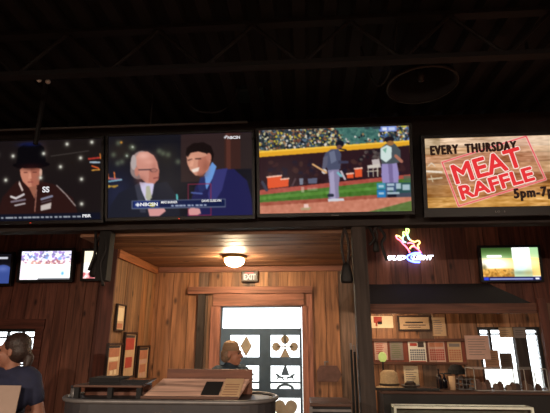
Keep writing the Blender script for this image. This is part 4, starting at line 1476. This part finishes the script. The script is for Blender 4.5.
for k in range(11):
    f_ = k / 10
    cxk = EX0 + .05 + f_ * (EX1 - EX0 - .12)
    hk = [.10, .07, .09, .06, .075, .05, .07, .06, .085, .05, .06][k]
    colr = [(96, 74, 66), (120, 92, 80), (70, 60, 58), (110, 96, 88), (80, 62, 54), (130, 110, 98), (88, 70, 60), (64, 58, 58), (112, 86, 70), (90, 80, 76), (74, 58, 52)][k]
    nm = ['red-brown', 'tan', 'charcoal', 'grey', 'dark brown', 'pale tan', 'brown', 'black', 'ginger', 'slate', 'umber'][k]
    mb = MB().box((-.022, -.02, 0), (.022, .02, hk * .7), bev=.005).lathe([(0, hk * .68), (.02, hk * .68), (.016, hk * .9), (0, hk)], 14)
    o = mb.build('ticket_tub', flat('tub_' + nm.replace(' ', '_'), colr, .7), None, (cxk, 4.52 + .07 * ((k * 37) % 5) / 5, cz_top + .002))
    tag(o, nm + ' ticket tub in the row inside the acrylic case', 'tub', 'ticket tubs in the acrylic case')

# cue sticks leaning by the post
for k, (px, p0) in enumerate(((353.3, 343), (357.3, 345))):
    q = at(px, p0, 3.66)
    xx = q.x if k == 0 else PX0 - .022
    xx -= .02 * (1 - k)
    cq = thing('cue_stick', ['thin dark cue stick leaning by the post, left of the pair', 'thin dark cue stick leaning by the post, right of the pair'][k], 'cue stick', (xx - .0, 3.66, 0), group='cue sticks by the post')
    shf = MB().lathe([(0, 0), (.011, .0), (.012, .03), (.011, .6), (.009, q.z - .05), (0, q.z - .05)], 12).build('shaft', M['blackmatte'], cq, smooth=True)
    MB().lathe([(0, q.z - .051), (.0095, q.z - .05), (.008, q.z), (0, q.z)], 12).build('tip', M['papergrey'], shf, smooth=True)

# ------------------------------------------------------------------ foreground: oval metal tub with rack, menus and slanted board
TX0, TX1, TYF, TYB = -1.43, -.170, 2.50, 2.98
TZ = 1.285
tub = thing('metal_tub', 'long dark round-ended metal tub standing in the foreground', 'tub', ((TX0 + TX1) / 2, (TYF + TYB) / 2, 0))


def stadium(hx, hy, n=14):
    out = []
    r_ = hy
    for k in range(n + 1):
        t = -math.pi / 2 + math.pi * k / n
        out.append((hx - r_ + r_ * math.cos(t), r_ * math.sin(t)))
    for k in range(n + 1):
        t = math.pi / 2 + math.pi * k / n
        out.append((-hx + r_ + r_ * math.cos(t), r_ * math.sin(t)))
    return out


def stad_loft(mb, rings):
    vs = [[mb.bm.verts.new((x_, y_, z_)) for x_, y_ in stadium(hx, hy)] for hx, hy, z_ in rings]
    n = len(vs[0])
    for A, B in zip(vs, vs[1:]):
        for k in range(n):
            mb.bm.faces.new((A[k], A[(k + 1) % n], B[(k + 1) % n], B[k]))
    mb.bm.faces.new(vs[0][::-1])
    mb.bm.faces.new(vs[-1])
    return mb


hx, hy = (TX1 - TX0) / 2, (TYB - TYF) / 2
rg = [(hx - .02, hy - .02, 0), (hx - .02, hy - .02, .2)]
for z_ in (.3, .5, .7, .9, 1.05):
    rg += [(hx - .02, hy - .02, z_ - .02), (hx - .01, hy - .01, z_), (hx - .02, hy - .02, z_ + .02)]
rg += [(hx - .018, hy - .018, TZ - .02), (hx - .018, hy - .018, TZ - .008), (hx - .03, hy - .03, TZ - .008), (hx - .03, hy - .03, TZ - .014)]
stad_loft(MB(), rg).build('tub_wall', M['darksteel'], tub, smooth=False)
mb = MB()
mb.tube([(x_, y_, TZ - .012) for x_, y_ in stadium(hx - .012, hy - .012)], .012, 10, closed=True)
mb.build('rolled_rim', M['steel'], tub, smooth=True)
DECK = TZ - .0135
# rack
q0, q1 = at(78.5, 390, 2.72).x, at(146, 390, 2.72).x
rk = thing('menu_rack', 'low wooden rack on the metal tub holding up the black menus', 'rack', ((q0 + q1) / 2, 2.74, DECK))
hw = (q1 - q0) / 2
zr = at(100, 384, 2.72).z - DECK
MB().box((-hw, .06, 0), (hw, .08, zr - .012)).build('back_board', M['header'], rk)
MB().box((-hw, -.09, zr - .012), (hw, .085, zr), bev=.003).build('top_board', M['darkwood'], rk)
for xx in (-hw + .02, at(113, 390, 2.7).x - (q0 + q1) / 2, hw - .02):
    MB().box((xx - .014, -.085, 0), (xx + .014, -.06, zr - .0125)).build('leg', M['blackmatte'], rk)
m0, m1 = at(94, 380, 2.72).x, at(121, 380, 2.72).x
zz = DECK + zr
for k in range(6):
    w_ = .17
    o = MB().box((-.09, -.075, 0), (.09, .075, .0062), bev=.002).box((-.092, -.077, .0008), (-.086, .077, .0056)).build('menu', M['blackmatte'], None, (m0 + .088 + random.uniform(-.004, .004), 2.74 + random.uniform(-.006, .006), zz + k * .0066))
    tag(o, 'closed black menu in the flat stack on the left half of the rack', 'menu', 'black menus stacked on the rack')
m2 = at(135, 380, 2.72).x
M['glossyblack'] = flat('glossy_black_card', (30, 30, 34), .18, spec=.9)
for k in range(5):
    o = MB().box((-.082, -.07, 0), (.082, .07, .005), bev=.002).box((-.083, -.0715, .001), (.083, -.0685, .004)).build('glossy_menu', M['glossyblack'], None, (m2 + .008 * k - .01, 2.74, zz + k * .006))
    tag(o, 'glossy black menu fanned out on the right half of the rack', 'menu', 'glossy menus fanned on the rack')
q = at(71.5, 398, 2.66)
cn = thing('canister', 'grey metal canister at the left end of the tub', 'canister', (q.x, 2.70, DECK))
hc = at(71.5, 385.5, 2.7).z - DECK
MB().lathe([(0, 0), (.026, 0), (.028, .004), (.028, hc - .012), (0, hc - .012)], 24).build('canister_body', M['steel'], cn, smooth=True)
MB().lathe([(0, hc - .0125), (.03, hc - .012), (.03, hc), (0, hc + .004)], 24).build('lid', M['darksteel'], cn, smooth=True)

# slanted board
A, B = at(141, 398, 2.66), at(238, 398, 2.66)
T = at(200, 377, 2.88)
sb = thing('slanted_board', 'pale slanted wooden board on the tub with a dark back rail', 'board', ((A.x + B.x) / 2, 2.66, DECK))
hw = (B.x - A.x) / 2
dzz = T.z - DECK - .01
mb = MB()
pts_f = [(-hw, 0, .006), (hw, 0, .006), (hw + .035, .22, dzz), (-hw + .055, .22, dzz)]
vs = [mb.bm.verts.new(q_) for q_ in pts_f] + [mb.bm.verts.new((q_[0], q_[1] + .012, q_[2] - .016 if q_[2] > .05 else 0)) for q_ in pts_f]
for f in ((0, 1, 2, 3), (7, 6, 5, 4), (0, 4, 5, 1), (1, 5, 6, 2), (2, 6, 7, 3), (3, 7, 4, 0)):
    mb.bm.faces.new([vs[i] for i in f])
mb.build('sloping_top', M['board'], sb)
MB().box((-hw + .07, .235, 0), (hw + .05, .26, dzz + .055), bev=.004).build('back_rail', M['header'], sb)
MB().box((-hw, -.014, 0), (hw + .002, -.001, .016), bev=.003).build('front_lip', M['darkwood'], sb)
sl = math.atan2(dzz - .006, .22)
ll = math.hypot(.22, dzz - .006)


def on_board(name, label, cat, px0, px1, f0, f1, mat, ink):
    xa, xb = at(px0, 388, 2.74).x, at(px1, 388, 2.74).x
    o = thing(name, label, cat, ((xa + xb) / 2, 2.66 + math.cos(sl) * f0 * ll, DECK + .008 + math.sin(sl) * f0 * ll), (sl, 0, 0))
    w_ = (xb - xa) / 2
    MB().box((-w_, 0, 0), (w_, (f1 - f0) * ll, .003)).build('sheet', mat, o)
    if ink:
        mb_ = MB()
        for k in range(5):
            mb_.box((-w_ * .8, .02 + k * .03, .003), (w_ * .7, .03 + k * .03, .0036))
        mb_.build('print', ink, o)
    return o


on_board('photo_card', 'black square card lying on the slanted board', 'card', 203, 220.5, .12, .8, M['blackmatte'], None)
on_board('paper_sheet', 'tan paper sheet at the right end of the slanted board', 'paper', 222, 241, .03, .97, M['papertan'], M['paperbrown'])

# dark podium at lower centre right
q0, q1 = at(310.5, 403, 3.1), at(351, 402, 3.1)
pod = thing('podium', 'dark podium with grey metal edges below the arrow board', 'podium', ((q0.x + q1.x) / 2, 3.25, 0))
hw = (q1.x - q0.x) / 2
MB().box((-hw, -.15, 0), (hw, .15, q0.z - .02), bev=.008).build('podium_body', M['blackmatte'], pod)
MB().box((-hw - .004, -.155, q0.z - .0195), (hw + .004, .155, q0.z), bev=.004).build('top_board', M['darkwood'], pod)
MB().box((-hw - .008, -.16, q0.z - .09), (-hw + .012, -.1505, q0.z - .021)).box((-hw + .012, -.16, q0.z - .05), (hw, -.1505, q0.z - .035)).build('metal_edge', M['steel'], pod)


# ------------------------------------------------------------------ people
def fuse(caps, balls, voxel, name, mat, parent, smooth_it=4, xf=None):
    """one continuous surface round tapered limbs and rounded forms"""
    mb = MB()
    for p0, p1, r0, r1 in caps:
        p0, p1 = Vector(p0), Vector(p1)
        if (p1 - p0).length > 1e-4:
            mb.cyl(p0, p1, r0, r1, 14)
        mb.ball(p0, r0, 12)
        mb.ball(p1, r1, 12)
    for b in balls:
        mb.ball(b[0], b[1], 16, b[2] if len(b) > 2 else None)
    if xf is not None:
        mb._xf(mb.bm.verts, xf)
    me = bpy.data.meshes.new(name)
    mb.bm.to_mesh(me)
    mb.bm.free()
    o = bpy.data.objects.new(name, me)
    COL.objects.link(o)
    m = o.modifiers.new('r', 'REMESH')
    m.mode = 'VOXEL'
    m.voxel_size = voxel
    s_ = o.modifiers.new('s', 'SMOOTH')
    s_.iterations = smooth_it
    s_.factor = .5
    dg = bpy.context.evaluated_depsgraph_get()
    me2 = bpy.data.meshes.new_from_object(o.evaluated_get(dg))
    bpy.data.objects.remove(o)
    me2.name = name
    me2.materials.clear()
    me2.materials.append(mat)
    for pl in me2.polygons:
        pl.use_smooth = True
    o2 = bpy.data.objects.new(name, me2)
    COL.objects.link(o2)
    o2.parent = parent
    return o2


def head_forms(c, turn, female):
    """forms of a head centred at c, facing -y turned by `turn` about z"""
    Rm = Matrix.Rotation(turn, 3, 'Z')

    def q(x, y, z):
        return Vector(c) + Rm @ Vector((x, y, z))
    rz = (0, 0, turn)
    k = .96 if female else 1.0
    balls = [(q(0, .012, .028), (.074 * k, .094 * k, .088 * k), rz), (q(0, -.03, -.035), (.058 * k, .066 * k, .075 * k), rz),
             (q(0, -.062, -.092), (.028 * k, .026, .022), rz), (q(0, -.082, .028), (.05 * k, .016, .014), rz),
             (q(.035, -.068, -.025), (.024, .02, .022), rz), (q(-.035, -.068, -.025), (.024, .02, .022), rz),
             (q(.076 * k, .012, -.008), (.009, .02, .032), rz), (q(-.076 * k, .012, -.008), (.009, .02, .032), rz),
             (q(0, -.09, -.058), (.024, .011, .007), rz), (q(0, -.088, -.068), (.021, .011, .008), rz)]
    caps = [(q(0, -.088, .018), q(0, -.112, -.022), .009, .014)]
    return caps, balls, q, rz


def hand_caps(w, d, palm_n, side, L=.17, curl=.5):
    """palm and five separate bent fingers from wrist w along d"""
    w, d, n = Vector(w), Vector(d).normalized(), Vector(palm_n).normalized()
    s_ = d.cross(n).normalized() * side
    caps = [(w, w + d * .075 + s_ * .022, .026, .022), (w, w + d * .078 - s_ * .022, .026, .021), (w + d * .03, w + d * .08, .026, .024)]
    for off, ln in ((.033, .066), (.011, .078), (-.012, .072), (-.034, .056)):
        b0 = w + d * .085 + s_ * off
        d1 = (d + n * curl * .5).normalized()
        d2 = (d + n * curl * 1.6).normalized()
        k1_ = b0 + d1 * ln * .5
        caps += [(b0 - d * .02, k1_, .0095, .009), (k1_, k1_ + d2 * ln * .5, .009, .0075)]
    t0 = w + d * .025 + s_ * .03
    t1_ = t0 + (d * .6 + s_ * .7 + n * .2).normalized() * .045
    t2_ = t1_ + (d * .9 + s_ * .2 + n * .5).normalized() * .035
    caps += [(t0, t1_, .013, .0105), (t1_, t2_, .0105, .009)]
    return caps


def person(label, loc, rz, H, female, head_turn, arms, skin, top, hairmat, sleeves):
    root = thing('person', label, 'person', loc, (0, 0, rz))
    k = H / 1.70
    sw = .178 if female else .19
    hd = (0, -.015, 1.565)
    caps, balls, q, rzz = head_forms(hd, head_turn, female)
    torso = [((-.07, .0, .95), (.07, 0, .95), .125, .125), ((0, 0, .95), (0, .0, 1.12), .13, .115), ((0, 0, 1.12), (0, 0, 1.28), .115, .13),
             ((-.07, 0, 1.28), (.07, 0, 1.28), .115, .115), ((-sw + .04, .01, 1.385), (sw - .04, .01, 1.385), .065, .065)]
    if female:
        torso += [((-.07, -.07, 1.24), (.07, -.07, 1.24), .06, .06)]
    caps += [((0, .012, 1.38), (0, .0, 1.50), .056, .05)] + torso
    legs = []
    for s_ in (-1, 1):
        legs += [((s_ * .09, 0, .92), (s_ * .1, -.01, .5), .088, .058), ((s_ * .1, -.01, .5), (s_ * .1, .02, .1), .056, .038)]
    caps += legs
    for s_ in (-1, 1):
        caps += [((s_ * .1, .03, .05), (s_ * .115, -.13, .04), .036, .03)]
    armc = []
    for s_, (el, wr, hdir, pn) in zip((-1, 1), arms):
        sh = (s_ * sw, .012, 1.375)
        armc.append((sh, el, wr))
        caps += [(sh, el, .05, .04), (el, wr, .04, .027)] + hand_caps(wr, hdir, pn, -s_)
    S = Matrix.Scale(k, 4)
    body = fuse(caps, balls, .0075, 'body', skin, root, 3, S)
    g_ = .013
    tc = [(a_, b_, r0 + g_, r1 + g_) for a_, b_, r0, r1 in torso]
    for sh, el, wr in armc:
        sh, el, wr = Vector(sh), Vector(el), Vector(wr)
        if sleeves == 'short':
            tc.append((sh, sh.lerp(el, .55), .066, .06))
        else:
            tc += [(sh, el, .068, .056), (el, el.lerp(wr, .95), .056, .042)]
    if not female:
        tc.append(((0, .015, 1.39), (0, .008, 1.45), .07, .066))
    fuse(tc, [], .011, 'shirt' if female else 'jacket', top, root, 5, S)
    lc = [(a_, b_, r0 + .012, r1 + .014) for a_, b_, r0, r1 in legs] + [((-.07, 0, .95), (.07, 0, .95), .138, .138)]
    fuse(lc, [], .012, 'trousers', M['jeans'], root, 4, S)
    for s_ in (-1, 1):
        fuse([((s_ * .1, .04, .052), (s_ * .117, -.15, .045), .046, .04)], [], .01, 'shoe', M['shoe'], root, 3, S)
    for s_ in (-1, 1):
        MB().ball(q(s_ * .031, -.080, .006) * k, .0085, 10).build('eye', M['eye'], body, smooth=True)
    mb = MB().ball(q(0, -.099, -.062) * k, (.022, .006, .005), 10, rzz)
    mb.build('lips', M['lip'], body, smooth=True)
    return root, q, k, rzz, S


# woman at the lower left, turned to the left, holding a sheet
hp = at(13.5, 351, 3.2)
Hw = hp.z / 1.565 * 1.70
rz_w = R(-8)
wl = Vector((hp.x + .005, 3.2, 0))
wroot, q, k, rzz, S = person('person in a navy short-sleeved top with pulled-back brown hair, holding a sheet', wl, rz_w, Hw, True, R(-70),
                             [((-.24, -.02, 1.12), (-.06, -.26, 1.10), (.8, -.5, .1), (0, .3, -.4)), ((.25, .05, 1.13), (.10, -.16, 1.085), (-.5, -.8, .1), (0, .3, -.4))],
                             M['skin'], M['navy'], M['hair'], 'short')
balls = [(q(0, .03, .045), (.084, .098, .092), rzz), (q(0, .05, .0), (.08, .082, .085), rzz), (q(0, .10, .0), (.03, .028, .03), rzz)]
caps = [(q(0, .10, -.01), q(0, .125, -.05), .03, .034), (q(0, .125, -.05), q(.01, .12, -.10), .034, .03), (q(.01, .12, -.10), q(.0, .105, -.15), .028, .012)]
hair = fuse(caps, balls, .008, 'hair', M['hair'], wroot, 3, S)
# keep the face clear: cut the hair shell ahead of the ears below the hairline
fw = Matrix.Rotation(R(-70), 3, 'Z') @ Vector((0, -1, 0))
hc = Vector(q(0, 0, 0)) * k
bm_ = bmesh.new()
bm_.from_mesh(hair.data)
kill = [v_ for v_ in bm_.verts if (v_.co - hc).dot(fw) > .035 * k + .5 * max(0, (v_.co - hc).z - .03) and (v_.co - hc).z < .105]
bmesh.ops.delete(bm_, geom=kill, context='VERTS')
bm_.to_mesh(hair.data)
bm_.free()
# the sheet she holds
pa, pb = at(-6, 400, 3.02), at(18.5, 400, 3.02)
sh = MB().box((-(pb.x - pa.x) / 2, -.002, -.11), ((pb.x - pa.x) / 2, .002, .11)).build('paper_sheet', flat('dull_pale_paper', (158, 138, 126), .8, noise=.04), None, ((pa.x + pb.x) / 2, 3.02, at(9, 385.5, 3.02).z - .11), (R(-6), 0, R(-4)))
tag(sh, 'plain pale sheet held by the person in the navy top', 'paper')

# man in front of the door, facing right
hp = at(231, 354, 4.5)
Hm = hp.z / 1.565 * 1.70
mroot, q, k, rzz, S = person('person in a dark jacket and cap standing before the door, facing right', (hp.x, 4.5, 0), R(48), Hm, False, R(38),
                             [((-.25, .03, 1.1), (-.2, -.17, 1.0), (0, -.9, .2), (1, 0, -.3)), ((.25, .03, 1.1), (.2, -.17, 1.0), (0, -.9, .2), (-1, 0, -.3))],
                             M['skin2'], M['darkblue'], M['hair2'], 'long')
fuse([], [(q(0, .045, .0), (.084, .075, .075), rzz), (q(0, .06, -.03), (.07, .06, .06), rzz)], .009, 'hair', M['hair2'], mroot, 3, S)
cap = MB()
cap.lathe([(0, .142), (.04, .136), (.074, .112), (.09, .07), (.094, .035), (.09, .034), (.07, .1), (0, .13)], 24, Matrix.Scale(k, 4) @ Matrix.Translation(Vector(q(0, .012, 0))), sx=.92, sy=1.1)
br = []
for t in np.linspace(math.pi, 2 * math.pi, 14):
    br.append((.075 * math.cos(t), .012 - .085 + .085 * math.sin(t)))
vs0 = [cap.bm.verts.new((Vector(q(a_, b_, .040 - .012 * abs(b_) / .15))) * k) for a_, b_ in br]
vs1 = [cap.bm.verts.new((Vector(q(a_, b_, .034 - .012 * abs(b_) / .15))) * k) for a_, b_ in br]
cap.bm.faces.new(vs0)
cap.bm.faces.new(vs1[::-1])
for i in range(len(br)):
    j = (i + 1) % len(br)
    cap.bm.faces.new((vs0[i], vs0[j], vs1[j], vs1[i]))
cap.build('cap', M['cap'], mroot, smooth=False)

# ------------------------------------------------------------------ under the dark deck: joists, pipes, hanging fixtures
for k, yy in enumerate((-2.2, -.6, .9, 2.3)):
    mb = MB()
    mb.box((WX0, yy - .03, CEIL - .03), (WX1, yy + .03, CEIL - .004)).box((WX0, yy - .03, CEIL - .33), (WX1, yy + .03, CEIL - .30))
    x = WX0
    up_ = False
    while x < WX1 - .3:
        mb.cyl((x, yy, CEIL - .315 if not up_ else CEIL - .02), (x + .3, yy, CEIL - .02 if not up_ else CEIL - .315), .012, seg=6)
        up_ = not up_
        x += .3
    structure(mb.build('joist_%d' % (k + 1), M['joist']))
# conduit runs
for lab, pts, r_ in (('grey conduit pipe along the ceiling at upper right', [(1.1, 2.62, at(520, 53, 2.62).z), (3.55, 2.62, at(520, 53, 2.62).z)], .014),
                     ('second thin conduit just below the grey conduit at upper right', [(1.1, 2.64, at(520, 58, 2.64).z), (3.55, 2.64, at(520, 58, 2.64).z)], .009),
                     ('thin conduit crossing the dark ceiling at left', [(-4.7, 2.85, 3.10), (-.4, 2.85, 3.10)], .009)):
    cdt = thing('conduit', lab, 'pipe', (0, 0, 0))
    MB().tube(pts, r_, 10).build('pipe', M['conduit'], cdt, smooth=True)
    n = 3
    for j in range(n):
        t = (j + .5) / n
        q_ = Vector(pts[0]).lerp(Vector(pts[1]), t)
        MB().cyl(q_ + Vector((0, 0, -.015)), (q_.x, q_.y, CEIL + .055), .006, seg=6).build('hanger_rod', M['joist'], cdt)
# big round pendant
pc = at(421, 78, 2.62)
pn = thing('pendant_lamp', 'large unlit black bowl fixture hanging from the dark ceiling', 'lamp', (pc.x, 2.62, pc.z))
MB().lathe([(0, .19), (.05, .185), (.12, .15), (.19, .07), (.215, -.02), (.222, -.06), (.214, -.06), (.205, -.02), (.18, .06), (.11, .135), (0, .17)], 36).build('bowl_shade', M['blackmatte'], pn, smooth=True)
MB().lathe([(.223, -.068), (.229, -.062), (.229, -.05), (.2225, -.05), (.223, -.068)], 36).build('rim', M['conduit'], pn, smooth=True)
MB().cyl((0, 0, .18), (0, 0, CEIL - pc.z + .04), .016).build('stem', M['joist'], pn)
MB().lathe([(0, .1), (.03, .09), (.035, .03), (.02, -.02), (0, -.03)], 16).build('bulb', flat('unlit_bulb', (40, 38, 36), .3), pn, smooth=True)
# emergency light with two small heads, cables
ec = at(46, 82, 2.72)
em = thing('emergency_light', 'small twin-head emergency light on a rod at upper left', 'lamp', (ec.x, 2.72, ec.z))
MB().box((-.05, -.02, .015), (.05, .03, .06), bev=.006).build('housing', M['joist'], em)
MB().ball((-.035, -.03, -.0), .018, 12).build('lamp_head', M['white'], em, smooth=True)
MB().ball((.035, -.03, -.018), .018, 12).build('lamp_head', M['white'], em, smooth=True)
MB().cyl((0, 0, .055), (0, 0, CEIL - ec.z + .04), .01, seg=8).cyl((0, 0, -.5), (0, 0, .016), .016, seg=8).build('rod', M['joist'], em)


def cable(label, pts):
    o = MB().tube(catmull(pts, 8), .006, 8).build('cable', M['joist'], None, smooth=True)
    tag(o, label, 'cable', 'cables hanging under the dark ceiling')


cable('black cable hanging in a loop from the ceiling at upper left', [(-2.2, 2.0, 3.53), (-2.17, 2.0, 3.05), (-2.0, 2.0, 2.86), (-1.83, 2.0, 3.0), (-1.8, 2.0, 3.53)])
cable('black cable looping down above the television with two men', [(-1.0, 2.9, 3.53), (-.85, 2.95, 3.3), (-.72, 3.0, 3.27), (-.6, 3.05, 3.33), (-.5, 3.1, 3.53)])
cable('black cable running down beside the large bowl fixture', [(.60, 2.3, 3.53), (.55, 2.4, 3.2), (.47, 2.5, 3.15), (.40, 2.6, 3.53)])
du = thing('projector', 'dark boxy projector under the ceiling above the desk picture', 'projector', (at(248, 92, 3.2).x, 3.2, at(248, 92, 3.2).z))
MB().box((-.13, -.1, -.045), (.13, .1, .045), bev=.012).build('housing', flat('dark_teal_case', (30, 44, 46), .5), du)
MB().cyl((.06, -.115, 0), (.06, -.099, 0), .03, seg=20).build('lens', M['glossyblack'], du)
MB().cyl((0, 0, .044), (0, 0, CEIL - du.location.z + .04), .015).build('mount_pole', M['joist'], du)

# fill lamps added behind the bulkhead, out of view, to brighten the far wall
for lab, xx, w_ in (('right', 1.7, 9.0), ('left', -3.2, 3.0)):
    wl_ = thing('bulkhead_fill_lamp', 'small warm fill lamp added unseen behind the bulkhead on the ' + lab, 'lamp', (xx, 3.9, 2.95))
    MB().lathe([(0, .1), (.02, .095), (.05, .04), (.07, 0), (.066, 0), (.046, .036), (0, .08)], 20).build('lamp_shade', M['brass'], wl_, smooth=True)
    MB().cyl((0, 0, .09), (0, 0, CEIL - 2.95 + .04), .006, seg=8).build('cord', M['black'], wl_)
    MB().ball((0, 0, .04), .024, 12).build('bulb', M['added_glow'], wl_, smooth=True)
    ld = bpy.data.lights.new('bulkhead_fill_light', 'POINT')
    ld.energy, ld.color, ld.shadow_soft_size = w_, (1.0, .72, .55), .03
    lo = bpy.data.objects.new('bulkhead_fill_light', ld)
    lo.parent, lo.location = wl_, (0, 0, -.03)
    COL.objects.link(lo)

# unseen fill pendants added behind the viewer to lift the room's brightness
for k, (xx, yy) in enumerate(((-2.6, -1.4), (-.4, -1.4), (3.05, -1.2))):
    lab = ['left', 'middle', 'right'][k]
    pl_ = thing('fill_pendant', lab + ' small fill pendant added out of view behind the viewer', 'lamp', (xx, yy, 2.42), group='added fill pendants')
    MB().lathe([(0, .16), (.03, .155), (.05, .1), (.1, .0), (.096, 0), (.046, .095), (0, .15)], 24).build('lamp_shade', M['brass'], pl_, smooth=True)
    MB().ball((0, 0, .075), .03, 12).build('bulb', M['added_glow'], pl_, smooth=True)
    MB().cyl((0, 0, .15), (0, 0, CEIL - 2.42 + .04), .006, seg=8).build('cord', M['black'], pl_)
    ld = bpy.data.lights.new('fill_pendant_light', 'POINT')
    ld.energy = FILL_PENDANT_W
    ld.color = (1.0, .80, .62)
    ld.shadow_soft_size = .03
    lo = bpy.data.objects.new('fill_pendant_light', ld)
    lo.parent = pl_
    lo.location = (0, 0, .004)
    COL.objects.link(lo)
